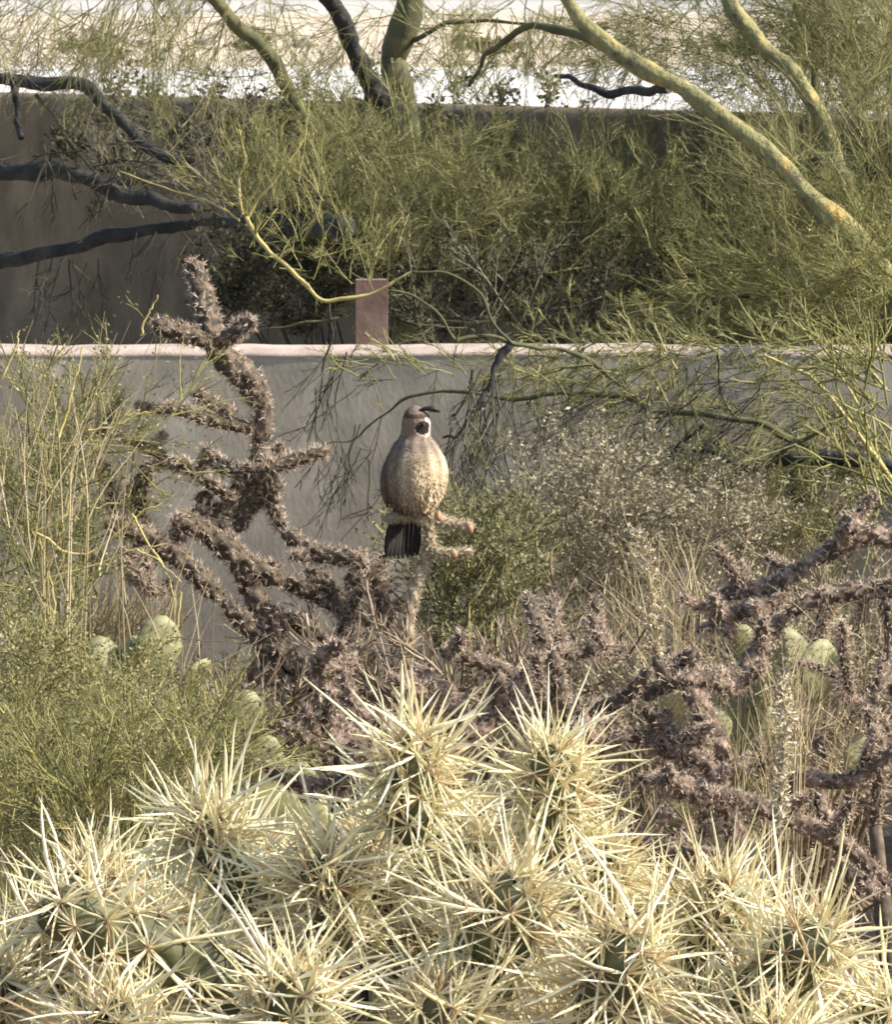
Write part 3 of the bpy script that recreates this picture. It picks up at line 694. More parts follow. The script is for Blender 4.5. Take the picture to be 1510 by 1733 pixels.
# ------------------------------------------------------------ prickly pears
def pad(c, u, w, h, th, n=16):
    """oval pad: c base, u up direction, width axis from w vector"""
    u = norm(u); w = norm(w - u * (w @ u)); d = np.cross(u, w)
    V = []; rings = 9
    for q in range(rings + 1):
        s = q / rings; zc = s * h
        prof = math.sin(math.pi * min(max(s, .03), .985)) ** .55 * (.72 + .28 * s) * (1 + .045 * math.sin(q * 1.9 + c[0] * 90))
        for k in range(n):
            a = k / n * 2 * math.pi
            V.append(c + u * zc + w * math.cos(a) * prof * h * .43 + d * math.sin(a) * prof * th)
    m = MB()
    m.add(V, [(q * n + k, q * n + (k + 1) % n, (q + 1) * n + (k + 1) % n, (q + 1) * n + k) for q in range(rings) for k in range(n)],
          [(0, k + 1, k) for k in range(1, n - 1)] + [(rings * n, rings * n + k, rings * n + k + 1) for k in range(1, n - 1)])
    A = []; N = []
    for q in range(2, 9):
        for k in range(-2, 3):
            s = q / 9.5; x = (k + (.5 if q % 2 else 0)) / 2.8
            if abs(x) > .95: continue
            prof = math.sin(math.pi * s) ** .55 * (.72 + .28 * s)
            for sg in (-1, 1):
                A.append(c + u * s * h + w * x * prof * h * .43 + d * sg * prof * th * math.sqrt(max(0, 1 - x * x))); N.append(d * sg + w * x)
    return m, np.array(A), norm(np.array(N))
def pear(label, base_px, Y, pads):
    b = P(*base_px, Y); t = thing('prickly_pear', label, 'cactus', (b[0], b[1], 0), 'prickly pears in the garden')
    k = Y / F
    for (x, y, hpx, lean, turn) in pads:
        c = P(x, y, Y + rng.uniform(-.06, .06)); a = math.radians(lean); tr = math.radians(turn)
        m, A, N = pad(c, np.array([math.sin(a), .1, math.cos(a)]), np.array([math.cos(tr), math.sin(tr), 0]), hpx * k, .013)
        j = obj('pad', m, M['pear'], t)
        m = MB(); spines_at(m, A, N, 4, .006, .016, .0006, spread=.7); obj('spines', m, M['straw'], j, kind='stuff')
    zz = P(base_px[0], base_px[1], Y)[2]
    # lower pads down to the soil
    while zz > .05:
        m, A, N = pad(np.array([b[0] + rng.normal() * .03, b[1] + .05, zz - .24]), np.array([rng.normal() * .2, 0, 1]), np.array([1, .3, 0]), .26, .016)
        obj('pad', m, M['pear'], t); zz -= .22
pear('pale yellow green prickly pear beneath the tall cholla on the left', (240, 1200), 10.9, [(195, 1165, 95, -22, 25), (225, 1160, 85, 2, 50), (262, 1150, 110, 6, 20), (300, 1180, 85, 40, 55), (240, 1230, 80, -50, 20)])
pear('prickly pear with a greenish pad beside the brown cholla clump, left of the foreground spines', (420, 1300), 11.4, [(400, 1260, 95, 15, 25), (330, 1290, 85, -35, 45), (430, 1330, 90, 20, 10), (290, 1250, 70, -20, 60)])
pear('prickly pear with one bright yellow pad under the pinkish cholla limbs', (1260, 1200), 11.5, [(1255, 1118, 62, 5, 15), (1290, 1200, 90, 20, 40), (1330, 1190, 130, 0, 20)])
pear('dull green prickly pear pads half hidden in the brown cholla tangle at right', (1220, 1400), 11.2, [(1130, 1240, 80, 10, 30), (1220, 1270, 80, -10, 20), (1380, 1190, 110, 8, 30), (1450, 1330, 90, 10, 20), (1140, 1400, 90, 15, 20)])

# ------------------------------------------------------------ mid-ground plants
shrub('shrub', 'grey green leafy shrub against the low wall, right of the quail', 'shrub', [(950, 870, 90, 50), (1060, 850, 90, 35), (1120, 920, 150, 70), (960, 970, 120, 80), (1230, 920, 100, 50)], 13.0, 14.2, 'twig_grey', 'leaf_sage', 150, 26000, .0115, spread=50, l=(.1, .24), group='shrubs in front of the low wall')
shrub('shrub', 'low olive bush just right of the dry stalk, under the perched quail', 'shrub', [(800, 1030, 100, 90), (820, 960, 80, 50)], 12.3, 13.2, 'twig_olive', 'leaf_olive', 90, 9000, .012, spread=35, l=(.1, .26), group='shrubs in front of the low wall')
shrub('shrub', 'dusky olive bush under the dark limb at the right edge of the wall', 'shrub', [(1300, 870, 140, 50), (1400, 840, 90, 50)], 14.15, 14.8, 'twig_grey', 'leaf_olive', 100, 12000, .012, spread=60, l=(.1, .24), group='shrubs in front of the low wall')
shrub('shrub', 'yellow green broom like bush filling the left edge', 'shrub', [(50, 760, 90, 110), (90, 870, 100, 90), (60, 1000, 110, 100), (170, 730, 80, 50)], 11.9, 13.0, 'twig_yellow', 'leaf_lime', 130, 6500, .009, spread=45, rr=(.0022, .0013, .0008), l=(.12, .3), n2=5, n3=4, group='shrubs in front of the low wall')
shrub('shrub', 'bright lime green bush below the prickly pear at the lower left', 'shrub', [(50, 1150, 90, 70), (215, 1195, 80, 30), (100, 1240, 110, 60), (200, 1310, 90, 40), (50, 1320, 100, 80)], 10.2, 11.2, 'twig_yellow', 'leaf_lime', 170, 20000, .0085, spread=60, l=(.06, .16), n2=6, n3=5, rr=(.0022, .0013, .0008), group='shrubs in front of the low wall')
shrub('shrub', 'fine olive green bush at the lower left corner behind the foreground spines', 'shrub', [(60, 1400, 130, 90), (200, 1370, 120, 70), (330, 1340, 80, 60)], 8.6, 9.6, 'twig_yellow', 'leaf_olive', 170, 9000, .008, spread=40, l=(.1, .22), n2=7, n3=6, rr=(.002, .0012, .0007), group='shrubs in front of the low wall')
shrub('dead_shrub', 'dead rusty brown brush in the shade at the lower right', 'shrub', [(1150, 1420, 150, 90), (1300, 1480, 200, 90), (1420, 1330, 110, 90), (1060, 1330, 80, 60)], 11.2, 12.0, 'dead', None, 150, 0, .01, spread=70, l=(.1, .26), n2=6, n3=4, rr=(.005, .003, .0015), group='dead brush under the chollas')
shrub('dead_shrub', 'dead grey brown brush behind the cholla clump in the middle', 'shrub', [(560, 1220, 160, 90), (780, 1180, 150, 70), (950, 1180, 140, 70), (400, 1250, 100, 60)], 11.9, 12.7, 'dead', None, 150, 0, .01, spread=70, l=(.1, .26), n2=6, n3=4, rr=(.005, .003, .0015), group='dead brush under the chollas')
shrub('dead_shrub', 'pinkish grey dry brush behind the thick cholla limbs at right', 'shrub', [(1380, 1080, 150, 90), (1280, 1180, 180, 80), (1450, 1180, 90, 90)], 12.0, 12.8, 'dead', 'leaf_sage', 130, 5000, .013, spread=60, l=(.1, .24), n2=6, n3=4, rr=(.004, .0025, .0013), group='dead brush under the chollas')

# dry stalks and grasses
def stalk(label, pts, Y, w, n=240):
    k = Y / F
    L = smooth_line(PP(pts, Y), 14); b = L[0]
    t = thing('dry_stalk', label, 'dry plant', (b[0], b[1], 0), 'dry seed stalks')
    full = np.vstack([[b[0], b[1], 0], L]); full = smooth_line(full, 20)
    m = MB(); m.tubes(full[None], np.full((1, 20), .0022), 5); obj('stem', m, M['straw'], t)
    i = rng.integers(0, 13, n); f = rng.uniform(0, 1, (n, 1)); c = L[i] * (1 - f) + L[i + 1] * f
    D = norm(rng.normal(size=(n, 3)) + [0, 0, .5])
    G = grow(c, D, rng.uniform(.3, 1, n) * w * k, 3, .2)
    m = MB(); m.tubes(G, rad(G, .0014, .0008), 3); leaf_cloud(m, G[:, -1], .009)
    obj('seed_heads', m, M['cholla_spine_pale'], t, kind='stuff')
stalk('fuzzy straw coloured stalk standing in the middle of the grey green shrub', [(1110, 1110), (1105, 1040), (1100, 970), (1080, 900)], 11.9, 24, 380)
stalk('thick pale dry stalk in the middle of the tangled brown cholla', [(1320, 1400), (1325, 1320), (1330, 1230), (1325, 1150)], 10.3, 28, 460)
def grass(name, label, cat, spots, Y0, Y1, n, l, ang, spread, mt, r=.0012, group='dry grasses'):
    b = P(spots[0][0], spots[0][1], (Y0 + Y1) / 2)
    t = thing(name, label, cat, (b[0], b[1], 0), group)
    m = MB()
    for (x, y, rx, ry) in spots:
        B = in_ell(n // len(spots), x, y, rx, ry, Y0, Y1)
        G = grow(B, dirs(len(B), ang, spread), rng.uniform(l[0], l[1], len(B)), 7, .07, .02)
        m.tubes(G, rad(G, r, r * .3), 3)
        f = B.copy(); f[:, 2] = 0; f[:, 0] = b[0] + (B[:, 0] - b[0]) * .6
        S = np.stack([f, (f + B) / 2 + rng.normal(size=B.shape) * .01, B], 1)[:: 4]
        m.tubes(S, rad(S, r * 1.3, r), 3)
    obj('blades', m, M[mt], t, kind='stuff')
grass('dry_grass', 'purplish dry grass tuft before the wall, left of the prickly pear', 'grass', [(200, 1090, 90, 30), (150, 1100, 60, 30)], 12.4, 13.2, 500, (.08, .2), 65, 22, 'straw')
grass('dry_grass', 'feathery dry grass beside the straw coloured stalk', 'grass', [(1150, 1040, 50, 50), (1080, 1100, 50, 60)], 11.8, 12.2, 130, (.08, .2), 95, 20, 'straw')
grass('dry_grass', 'tall thin straw stems poking up along the left edge over the wall', 'grass', [(30, 900, 90, 160), (110, 830, 80, 60)], 11.2, 11.6, 46, (.15, .38), 80, 14, 'straw', r=.0017)
grass('dry_grass', 'sparse pale stems among the prickly pear pads at the left', 'grass', [(280, 1180, 90, 110), (150, 1010, 110, 90)], 10.6, 11.4, 40, (.1, .28), 80, 30, 'straw', r=.0016)
grass('dry_grass', 'upright dry stems in the cholla tangle near the right edge', 'grass', [(1300, 1330, 60, 60), (1340, 1250, 40, 60)], 10.4, 10.9, 120, (.08, .2), 92, 16, 'straw')

grass('dry_grass', 'wispy tan grass threaded through the pinkish cholla limbs at the right', 'grass', [(1200, 1160, 90, 60), (1420, 1120, 90, 70), (1100, 1250, 70, 50), (1450, 1280, 60, 60)], 10.9, 11.8, 170, (.06, .18), 95, 34, 'straw', r=.0009)
shrub('shrub', 'wiry grey tan bush mixed among the cholla limbs right of the centre', 'shrub', [(1040, 1180, 90, 60), (1170, 1230, 110, 70), (1330, 1140, 120, 60), (1400, 1250, 100, 60)], 11.3, 12.2, 'twig_grey', 'leaf_sage', 80, 7000, .010, spread=55, l=(.06, .18), n2=6, n3=5, rr=(.0022, .0013, .0008), group='shrubs in front of the low wall')
# crooked bright twigs of the broom bush (loose branching stems seen one by one)
def crooked():
    b = P(120, 1250, 11.5); t = thing('twiggy_plant', 'loose plant with long crooked pale yellow stems over the left bushes', 'plant', (b[0], b[1], 0))
    k = 11.5 / F
    for pts, r in [([(60, 900), (140, 940), (235, 870), (275, 855), (300, 830)], 2.6), ([(222, 870), (240, 900), (268, 945), (292, 1000), (296, 1080)], 2.4),
                   ([(40, 990), (150, 960), (230, 930), (280, 920)], 2), ([(230, 930), (270, 950), (305, 985)], 2), ([(100, 740), (125, 650), (140, 590)], 3),
                   ([(150, 730), (200, 720), (240, 700), (270, 690)], 2.2), ([(0, 640), (25, 590), (32, 560)], 2.5), ([(305, 1000), (296, 1100), (290, 1180)], 2.4),
                   ([(60, 900), (110, 870), (120, 790), (130, 740)], 2.6), ([(235, 570), (250, 530), (268, 500)], 2.4), ([(160, 860), (210, 845), (222, 820)], 1.8),
                   ([(55, 1150), (90, 1040), (80, 960), (60, 900)], 3), ([(165, 1330), (185, 1240), (200, 1170), (210, 1100)], 2.2), ([(60, 1500), (75, 1420), (75, 1340), (72, 1280)], 2.2)]:
        L = smooth_line(PP(pts, 11.5), 16); L += rng.normal(size=L.shape) * .002
        m = MB(); m.tubes(L[None], np.linspace(r, r * .5, 16)[None] * k, 5); obj('stem', m, M['yellow_branch'], t)
    m = MB(); C = np.array([smooth_line([(b[0], b[1], 0), tuple((np.array(P(x, y, 11.5)) + b) / 2 + [0, .02, -.1]), tuple(P(x, y, 11.5))], 12) for x, y in [(55, 1150), (165, 1330), (60, 1500), (60, 900), (290, 1180)]])
    m.tubes(C, rad(C, .003, .002), 5); obj('root_stems', m, M['yellow_branch'], t)
crooked()

for x_, y_, Yb, w_, lb in [(150, 88, 118, 60, 'leftmost, beyond the black limbs'), (420, 74, 126, 45, 'between the two left leaning limbs'), (830, 84, 120, 60, 'right of the upright trunk'), (1000, 62, 138, 40, 'seen under the thin green side limb'), (1250, 86, 118, 70, 'behind the forked green limbs')]:
    shrub('desert_bush', 'small far bush on the gravel bank, ' + lb, 'bush', [(x_, y_, w_ * .7, 9)], Yb - .6, Yb + .6, 'twig_grey', 'leaf_olive', 26, 1400, .09, spread=60, l=(.15, .4), n2=5, n3=3, rr=(.012, .007, .004), gz=ground_z(0, Yb), group='far desert bushes on the bank')

# ------------------------------------------------------------ the quail
def quail():
    Yq = 12.0
    foot = P(700, 864, Yq)
    t = thing('quail', 'plump quail with a black face edged in white, perched on the dead cholla stem', 'bird', foot)
    yaw = math.radians(28)
    fwd = np.array([math.sin(yaw), -math.cos(yaw), 0]); sd_ = np.array([math.cos(yaw), math.sin(yaw), 0]); up = np.array([0, 0, 1.])
    def W(f, s, z): return foot + (fwd * f + sd_ * s + up * z) * .01
    rings = [(-.9, -.6, .5), (-.5, -.5, 2.6), (.5, -.2, 4.4), (2, .1, 5.5), (4, .5, 6.4), (6.5, .8, 7.0), (9, 1.0, 7.0), (11.3, 1.0, 6.4), (13.2, .9, 5.35), (14.6, .8, 4.55), (15.7, .9, 3.5), (16.6, .95, 3.2), (17.6, 1.1, 3.15), (19, 1.3, 3.15), (20.4, 1.3, 2.9), (21.4, 1.1, 2.3), (22.1, .8, 1.5), (22.6, .6, .3)]
    zz = np.linspace(-.9, 22.6, 130)
    rz = [r[0] for r in rings]
    fc = np.interp(zz, rz, [r[1] for r in rings]); rr = np.interp(zz, rz, [r[2] for r in rings])
    k5 = np.array([.1, .2, .4, .2, .1])
    for _ in range(3):
        rr[2:-2] = np.convolve(rr, k5, 'valid'); fc[2:-2] = np.convolve(fc, k5, 'valid')
    n = 84; V = []; colr = []; strk = np.convolve(rng.normal(size=n + 4), [.2, .3, .3, .2, .1], 'same')[:n]; strk2 = np.convolve(rng.normal(size=n + 4), [.2, .3, .3, .2, .1], 'same')[:n]
    for z, f0, r in zip(zz, fc, rr):
        for q in range(n):
            a = q / n * 2 * math.pi
            ff, ss = math.cos(a), math.sin(a)
            deep = 1.05 if z < 15 else 1.0
            rag = r * (1 + .012 * rng.normal())
            V.append(W(f0 + ff * rag * deep, ss * rag * .97, z))
            ang = math.degrees(math.atan2(abs(ss), ff))     # 0 front, 180 back
            nz = rng.normal() * .08
            j = z + .5 * math.sin(ang * .1)
            dd = math.hypot(max(0, ang - 2) / (36 if ss > 0 else 30), (z - 18.0) / 1.45) + .03 * rng.normal()
            if z > 15.2 and (z > 16.4 or dd < 1.45):
                if dd < 1: c = (.03, .027, .025)                      # black face
                elif dd < (1.5 if ss > .15 else 1.15) and z < (20.3 if ss > .15 else 17.6): c = (.66, .62, .54)       # thin white border
                elif 20.0 < z < 20.9 and ang < 100: c = (.08, .065, .05)
                elif z >= 20.7: c = np.array((.15, .10, .07)) + .05 * max(0, math.cos(math.radians(ang)))   # rufous crown
                elif ang < 100: c = (.26, .18, .13)
                else: c = (.18, .15, .125)
            else:
                grey = np.array((.25, .20, .165)); buff = np.array((.64, .50, .33)); dark = np.array((.10, .05, .035)); ches = np.array((.17, .075, .045)); ol = np.array((.17, .135, .105))
                w = 1 / (1 + math.exp((j - 12.2) * 1.3))               # belly buff below the breast
                front = 1 / (1 + math.exp((ang - (95 if ss > 0 else 42 + 2.2 * z)) * .07))  # grey flank, with shade on the left side put into its colour
                c = grey * (1 - w) + buff * w
                c = c * front + ol * (1 - front)
                c = c * (.9 + .2 * math.sin(q * .9 + .4 * math.sin(z)) )
                fl = math.exp(-((ang - 98) / 18) ** 2) * (1 if z < 7 else math.exp(-(z - 7) ** 2 / 8))
                c = c * (1 - .4 * fl) + ches * .4 * fl
                lw = 1 / (1 + math.exp((z - 1.0) * 2.0)); c = c * (1 - .35 * lw) + ches * .35 * lw
                st = .95 + .28 * (strk[q] * math.cos(z * .5) + strk2[q] * math.sin(z * .7)) * (.4 if z > 12 else 1)
                c = c * st
            colr.append(np.clip(np.array(c) * (1 + nz), 0, 1))
    R = len(zz)
    m = MB(); m.add(V, [(i * n + j, i * n + (j + 1) % n, (i + 1) * n + (j + 1) % n, (i + 1) * n + j) for i in range(R - 1) for j in range(n)],
                    [(0, j + 1, j) for j in range(1, n - 1)] + [((R - 1) * n, (R - 1) * n + j, (R - 1) * n + j + 1) for j in range(1, n - 1)])
    pm, nn, b = mk('quail_plumage')
    at = nn.nodes.new('ShaderNodeAttribute'); at.attribute_name = 'plumage'
    no = nn.nodes.new('ShaderNodeTexNoise'); no.inputs['Scale'].default_value = 170; no.inputs['Detail'].default_value = 4
    tc = nn.nodes.new('ShaderNodeTexCoord'); mp = nn.nodes.new('ShaderNodeMapping'); mp.inputs['Scale'].default_value = (1, 1, .35)
    nn.links.new(tc.outputs['Object'], mp.inputs[0]); nn.links.new(mp.outputs[0], no.inputs['Vector'])
    mr = nn.nodes.new('ShaderNodeMapRange'); mr.inputs[1].default_value = .3; mr.inputs[2].default_value = .7; mr.inputs[3].default_value = .75; mr.inputs[4].default_value = 1.2
    nn.links.new(no.outputs[0], mr.inputs[0])
    mx = nn.nodes.new('ShaderNodeVectorMath'); mx.operation = 'SCALE'
    nn.links.new(at.outputs['Color'], mx.inputs[0]); nn.links.new(mr.outputs[0], mx.inputs['Scale']); nn.links.new(mx.outputs[0], b.inputs['Base Color'])
    bu = nn.nodes.new('ShaderNodeBump'); bu.inputs['Strength'].default_value = .6; bu.inputs['Distance'].default_value = .002
    nn.links.new(no.outputs[0], bu.inputs['Height']); nn.links.new(bu.outputs[0], b.inputs['Normal'])
    b.inputs['Roughness'].default_value = .9; b.inputs['Specular IOR Level'].default_value = .15
    body = obj('body', m, pm, t)
    ca = body.data.color_attributes.new('plumage', 'FLOAT_COLOR', 'POINT')
    ca.data.foreach_set('color', np.hstack([np.array(colr), np.ones((len(colr), 1))]).astype(np.float32).ravel())
    # short overlapping contour feathers, in the colours of the plumage they grow from
    Vb = np.array(V); cb = np.array(colr); ctr = np.array([W(f0, 0, z) for z, f0 in zip(zz, fc)]).repeat(n, 0)
    pick = rng.choice(len(Vb), 3800, replace=False); pick = pick[(Vb[pick, 2] - foot[2] > -.004)]
    nrm = norm(Vb[pick] - ctr[pick]); nn_ = len(pick)
    dn = norm(np.array([0, 0, -1.]) + nrm * (nrm[:, 2:3]) + rng.normal(size=(nn_, 3)) * .22); dn = norm(dn - nrm * (dn * nrm).sum(1, keepdims=True))
    sdv = np.cross(nrm, dn); hh = (Vb[pick, 2] - foot[2])
    ln = np.where(hh > .15, .004, .0075)[:, None] * rng.uniform(.7, 1.3, (nn_, 1)); p0 = Vb[pick] - nrm * .0004
    tipv = p0 + dn * ln + nrm * ln * rng.uniform(.02, .15, (nn_, 1))
    mid = p0 + dn * ln * .5 + nrm * ln * .09
    FV = np.stack([p0 - sdv * ln * .12, p0 + sdv * ln * .12, mid + sdv * ln * .26, tipv, mid - sdv * ln * .26, mid + nrm * .0004], 1)
    fi = np.arange(nn_)[:, None] * 6
    m = MB(); m.add(FV, None, np.concatenate([fi + np.array([t_]) for t_ in [(0, 1, 5), (1, 2, 5), (2, 3, 5), (3, 4, 5), (4, 0, 5)]], 1).reshape(-1, 3))
    fo = obj('contour_feathers', m, pm, t, kind='stuff')
    fc_ = np.repeat(np.clip(cb[pick] * rng.uniform(.85, 1.2, (nn_, 1)), 0, .9), 6, 0)
    ca = fo.data.color_attributes.new('plumage', 'FLOAT_COLOR', 'POINT'); ca.data.foreach_set('color', np.hstack([fc_, np.ones((len(fc_), 1))]).astype(np.float32).ravel())
    dk = mat_noise('dark_horn', [(0.3, (.012, .012, .012)), (0.7, (.035, .03, .028))], scale=60, rough=.5, bump=0)
    wing = mat_noise('wing_feathers', [(0.3, (.07, .055, .045)), (0.55, (.14, .11, .09)), (0.7, (.26, .2, .15))], scale=60, detail=5, rough=.9, bump=.5, bscale=120, bdist=.002, stretch=(1, 1, .3))
    tailm = mat_noise('tail_feathers', [(0.3, (.012, .011, .012)), (0.6, (.035, .03, .028)), (0.8, (.10, .065, .045))], scale=90, detail=4, rough=.85, bump=.4, bscale=140, bdist=.002, stretch=(1, 1, .25))
    legm = mat_noise('leg_skin', [(0.3, (.10, .075, .055)), (0.7, (.2, .15, .11))], scale=80, rough=.7, bump=.3)
    # feathers of the tail: eight, fanned slightly, pointing down behind the perch
    for q in range(8):
        s = (q - 3.5)
        a0 = W(-3.6 + abs(s) * .12, s * .75, 1.0); a1 = W(-5.2 + abs(s) * .15, s * 1.0, -5.4); a2 = W(-6.0 + abs(s) * .15, s * 1.05, -10.9 + abs(s) * .18)
        L = smooth_line([a0, a1, a2], 9); wv = sd_ * .01
        V = []
        for i, p in enumerate(L):
            h = [.35, .55, .72, .8, .85, .85, .8, .65, .25][i]
            V += [p - wv * h, p + fwd * .0012, p + wv * h, p - fwd * .0012]
        m = MB(); m.add(V, [(i * 4 + j, i * 4 + (j + 1) % 4, i * 4 + 4 + (j + 1) % 4, i * 4 + 4 + j) for i in range(8) for j in range(4)], None)
        obj('tail_feather', m, tailm, t)
    # undertail coverts
    m = MB(); L = np.array([W(-1.8, 0, 1.5), W(-3.2, 0, -.2), W(-4.6, 0, -2.2), W(-5.3, 0, -3.4)])
    L = smooth_line(L, 10); m.tubes(L[None], np.array([[.012, .016, .019, .02, .02, .019, .017, .014, .01, .003]]), 12)
    obj('undertail_coverts', m, mat_noise('tawny_coverts', [(0.35, (.04, .03, .022)), (0.65, (.26, .18, .12))], scale=130, rough=.9, bump=.4, bdist=.002), t)
    # folded wings
    for sg in (-1, 1):
        C = np.array([W(-.8, sg * 4.9, 12), W(-2.2, sg * 5.6, 8.5), W(-3.6, sg * 5.1, 4.5), W(-5.2, sg * 3.6, .3)])
        L = smooth_line(C, 14)
        ww = np.array([.5, 1.5, 2.3, 2.8, 3.1, 3.2, 3.1, 2.9, 2.6, 2.2, 1.8, 1.3, .8, .15]) * .01
        out = norm(sd_ * sg * .9 - fwd * .35); al = norm(np.cross(out, up))
        V = []
        for i in range(14):
            for q in range(10):
                a = q / 10 * 2 * math.pi
                V.append(L[i] + al * math.cos(a) * ww[i] + out * math.sin(a) * min(.009, ww[i] * .5))
        m = MB(); m.add(V, [(i * 10 + j, i * 10 + (j + 1) % 10, i * 10 + 10 + (j + 1) % 10, i * 10 + 10 + j) for i in range(13) for j in range(10)])
        obj('wing', m, wing, t)
    # forward-drooping topknot: stalk and teardrop
    m = MB(); L = smooth_line([W(2.6, -.6, 21.3), W(3.3, .6, 21.9), W(3.9, 2.0, 22.0), W(4.3, 3.2, 21.7), W(4.5, 4.2, 21.2)], 14)
    m.tubes(L[None], np.array([[.2, .24, .3, .36, .44, .5, .58, .64, .66, .64, .56, .42, .26, .06]]) * .01, 8); obj('topknot', m, dk, t)
    # beak, eyes
    m = MB(); L = smooth_line([W(3.6, 0, 18.9), W(4.5, 0, 18.8), W(5.2, 0, 18.3)], 7); m.tubes(L[None], np.array([[.62, .55, .46, .36, .26, .16, .03]]) * .01, 8); obj('beak', m, dk, t)
    for sg in (-1, 1):
        m = MB(); m.add(*blob(W(2.9, sg * 2.1, 19.5), .0036, 1, 10, 0)); obj('eye', m, mat_noise('eye_black', [(0, (.01, .008, .006)), (1, (.015, .01, .008))], rough=.12, bump=0, spec=.6), t)
    # legs and toes on the stem
    for sg in (-1, 1):
        hip = W(.4, sg * 2.2, .8); an = W(.9, sg * 1.9, -.1); ft = W(1.3, sg * 1.8, -.45)
        m = MB(); m.tubes(smooth_line([hip, an, ft], 7)[None], np.array([[.006, .005, .004, .003, .0026, .0026, .0024]]), 7)
        lg = obj('leg', m, legm, t)
        for a in (-28, 0, 28, 180):
            d = fwd * math.cos(math.radians(a)) + sd_ * math.sin(math.radians(a)); l = .022 if a != 180 else .012
            m = MB(); m.tubes(smooth_line([ft, ft + d * l * .6 + up * .001, ft + d * l - up * .009], 6)[None], np.array([[.0022, .0021, .0019, .0017, .0013, .0004]]), 6)
            obj('toe', m, legm, lg)
quail()
# fruits on the perch stem
for (px, py, w_) in [(742, 873, 'nearest the quail'), (796, 896, 'at the far right end'), (768, 938, 'hanging lowest')]:
    p = P(px, py, 11.97); m = MB(); m.add(*blob(p, .008, 1.3, 10, .12)); o = obj('cholla_fruit', m, M['fruit'])
    o['label'] = 'orange fruit on the dead stem by the quail tail, ' + w_; o['category'] = 'fruit'; o['group'] = 'orange fruits on the perch stem'

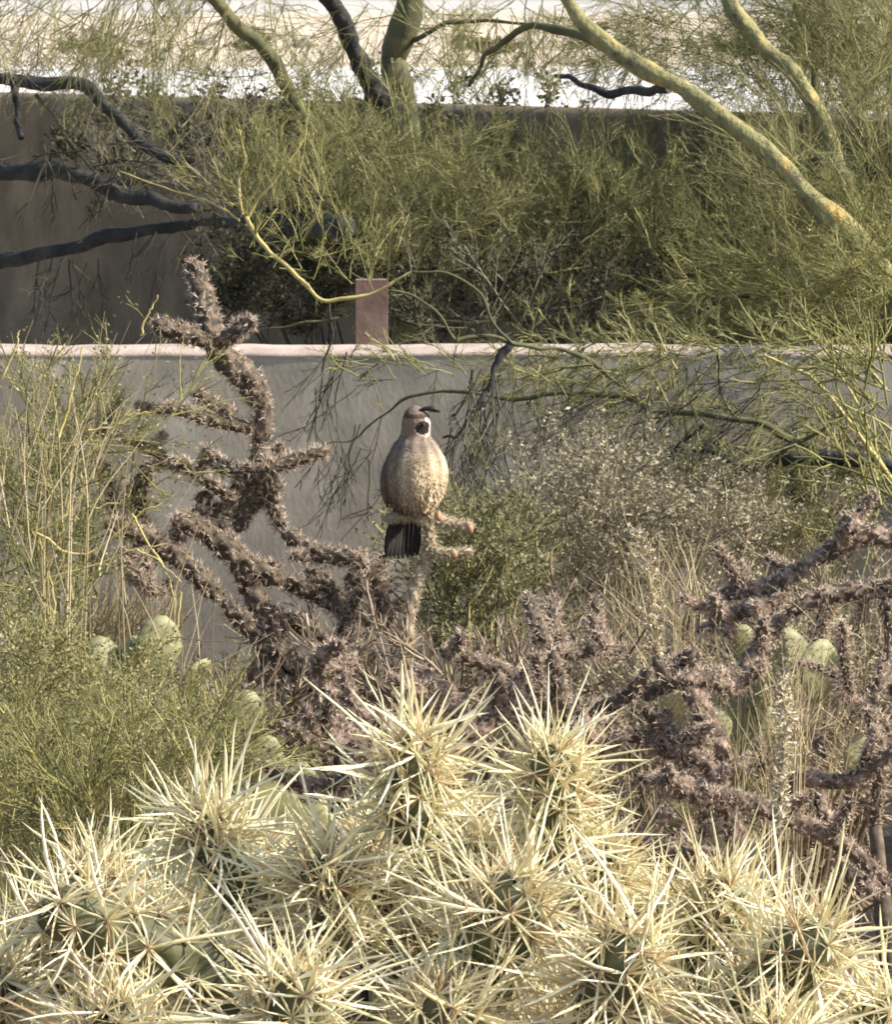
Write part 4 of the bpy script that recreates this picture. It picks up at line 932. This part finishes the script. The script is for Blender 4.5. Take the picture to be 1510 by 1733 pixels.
# ------------------------------------------------------------ foreground cholla, straw-coloured spines
def foreground():
    YF = 2.8; k = YF / F
    b = P(760, 1900, YF + .15)
    t = thing('spiny_cholla', 'large cholla in the foreground covered in long glowing straw coloured spines', 'cactus', (b[0], b[1], 0))
    # joints: base px, tip px, radius px, depth offset base/tip
    J = [((690, 1420), (702, 1245), 46, .02, .0), ((935, 1470), (930, 1262), 44, .05, .03), ((420, 1540), (330, 1375), 42, .05, .04),
         ((470, 1700), (70, 1535), 58, .02, -.06), ((545, 1640), (540, 1452), 44, .03, .0), ((780, 1720), (872, 1492), 60, .0, -.06),
         ((480, 1850), (498, 1668), 58, -.05, -.12), ((1010, 1790), (1066, 1590), 58, .0, -.08), ((1190, 1680), (1222, 1490), 50, .06, .03),
         ((1220, 1750), (1392, 1575), 58, .02, -.05), ((640, 1640), (760, 1590), 52, .08, .04), ((860, 1640), (800, 1420), 46, .12, .08),
         ((1040, 1640), (1010, 1440), 44, .14, .10), ((760, 1900), (745, 1690), 60, -.02, -.08), ((1330, 1900), (1300, 1740), 56, -.03, -.08),
         ((250, 1900), (180, 1720), 60, -.03, -.09), ((1500, 1900), (1490, 1700), 56, .03, -.02), ((230, 1600), (150, 1460), 42, .12, .1),
         ((-60, 1800), (-10, 1640), 54, .02, -.02), ((1180, 1900), (1160, 1740), 52, .02, -.02), ((980, 1900), (930, 1740), 52, .04, .0),
         ((640, 1560), (610, 1410), 42, .13, .11), ((760, 1560), (780, 1390), 42, .15, .13), ((400, 1760), (330, 1640), 46, .10, .07),
         ((1130, 1660), (1110, 1520), 42, .15, .13), ((480, 1600), (460, 1450), 40, .15, .13), ((100, 1700), (60, 1580), 44, .14, .12),
         ((320, 1700), (260, 1540), 42, .15, .12), ((1300, 1700), (1290, 1600), 42, .14, .12)]
    # spine cluster variants, +Z is the areole's normal
    variants = []
    for v in range(12):
        m = MB()
        def sp_(n, l0, l1, r, c0, c1, K=6):
            az = rng.uniform(0, 2 * math.pi, n); po = np.radians(rng.uniform(c0, c1, n))
            D = np.stack([np.sin(po) * np.cos(az), np.sin(po) * np.sin(az), np.cos(po)], 1)
            L = grow(np.zeros((n, 3)) + D * .0006, D, rng.uniform(l0, l1, n), K, .06)
            prof = np.interp(np.linspace(0, 1, K), [0, .12, .35, .8, 1], [.45, .85, 1, .6, .05]) * r
            m.tubes(L, np.tile(prof, (n, 1)) * rng.uniform(.7, 1.25, (n, 1)), 4)
        sp_(int(rng.integers(2, 5)), .026, .050, .00082, 5, 78)
        sp_(int(rng.integers(2, 5)), .018, .038, .00048, 10, 85, 5)
        sp_(int(rng.integers(4, 7)), .010, .024, .0005, 30, 92, 5)
        sp_(6, .006, .014, .00038, 30, 95, 4)
        variants.append(m.mesh('spine_cluster', M['fore_spine'], smooth=False))
    tan = MB(); rec = []; scl = {}
    joints = []
    for (b0, t0, r, d0, d1) in J:
        A0 = P(b0[0], b0[1], YF + d0); A1 = P(t0[0], t0[1], YF + d1)
        mid = (A0 + A1) / 2 + rng.normal(size=3) * .003
        C = np.array([A0, mid, A1]); big = 1.0 if d0 >= .08 else 1.12; r = r * k * .9 * big; scl[len(joints)] = (.9 if d0 >= .08 else 1.15)
        m, L, U, W, T, env, ln = cholla_joint(C, r, taper=.82, sides=20, bump=.13)
        j = obj('stem_joint', m, M['fore_skin'], t); joints.append(j)
        n = len(L); filler = d0 >= .08; na = 36 if filler else 32
        kk = np.arange(na); s = ((kk + .5) / na) ** .62
        ga = kk * 2.39996
        idx = s * (n - 1); i = idx.astype(int).clip(0, n - 2); f = (idx - i)[:, None]
        c = L[i] * (1 - f) + L[i + 1] * f; e = (env[i] * (1 - f[:, 0]) + env[i + 1] * f[:, 0])[:, None]
        N = np.cos(ga)[:, None] * U[i] + np.sin(ga)[:, None] * W[i]
        pts = c + N * e * 1.03; NN = norm(N + T[i] * np.where(s > .8, (s - .8) * 6 + .4, .4)[:, None])
        for q in range(na):
            px = (CX + F * pts[q][0] / pts[q][1]); py = CY - (F * ((pts[q][2] - CAMH) / pts[q][1] + PITCH))
            score = -NN[q][1] + .8 * s[q] + (0 if -80 < px < 1590 and py < 1790 else -5)
            rec.append((score, j, pts[q], NN[q], scl[len(joints) - 1]))
        wool = MB()
        for q in range(na):
            wool.add(*blob(pts[q], .0017, .8, 6, .1))
        obj('areoles', wool, M['areole'], j, kind='stuff')
        # tan bristles between
        keep = (s > .55) | filler
        spines_at(tan, pts[keep], NN[keep], 12, .008, .026, .00036, spread=.75)
    rec.sort(key=lambda a: -a[0])
    rest = MB()
    base = origin_of(t)
    for n_, (sc_, j, p, nn, sf) in enumerate(rec):
        me = variants[n_ % 12]
        q = Vector(nn).to_track_quat('Z', 'Y') @ Quaternion((0, 0, 1), rng.uniform(0, 6.28))
        s = rng.uniform(.8, 1.2) * sf
        if n_ < 300:
            o = bpy.data.objects.new('spine_cluster', me); COL.objects.link(o); o.parent = j
            o.location = Vector(p - base); o.rotation_mode = 'QUATERNION'; o.rotation_quaternion = q; o.scale = (s, s, s)
        else:
            V = np.empty(len(me.vertices) * 3); me.vertices.foreach_get('co', V); V = V.reshape(-1, 3)
            Qd = np.empty(len(me.loops), int); me.loops.foreach_get('vertex_index', Qd)
            Rm = np.array(q.to_matrix())
            rest.add((V * s) @ Rm.T + p, Qd.reshape(-1, 4))
    obj('spines', rest, M['fore_spine'], t, smooth=False, kind='stuff')
    obj('inner_spines', tan, M['fore_bristle'], t, kind='stuff')
    # older stems down to the ground
    for (x, d) in [(480, -.05), (780, 0), (1000, .02), (1250, .0), (250, 0)]:
        A = P(x, 1840, YF + d)
        m, L, U, W, T, env, ln = cholla_joint(np.array([A, (A + b) / 2 + [0, .02, -.1], [b[0], b[1], 1.1]]), .02, sides=12)
        obj('stem_joint', m, M['fore_skin'], t)
    m, L, R = limb_mb(np.array([[b[0], b[1], -.02], [b[0] + .02, b[1], .6], [b[0], b[1], 1.15]]), .05, .035, 20, 12, .08)
    obj('trunk', m, M['bark_dark'], t)
foreground()
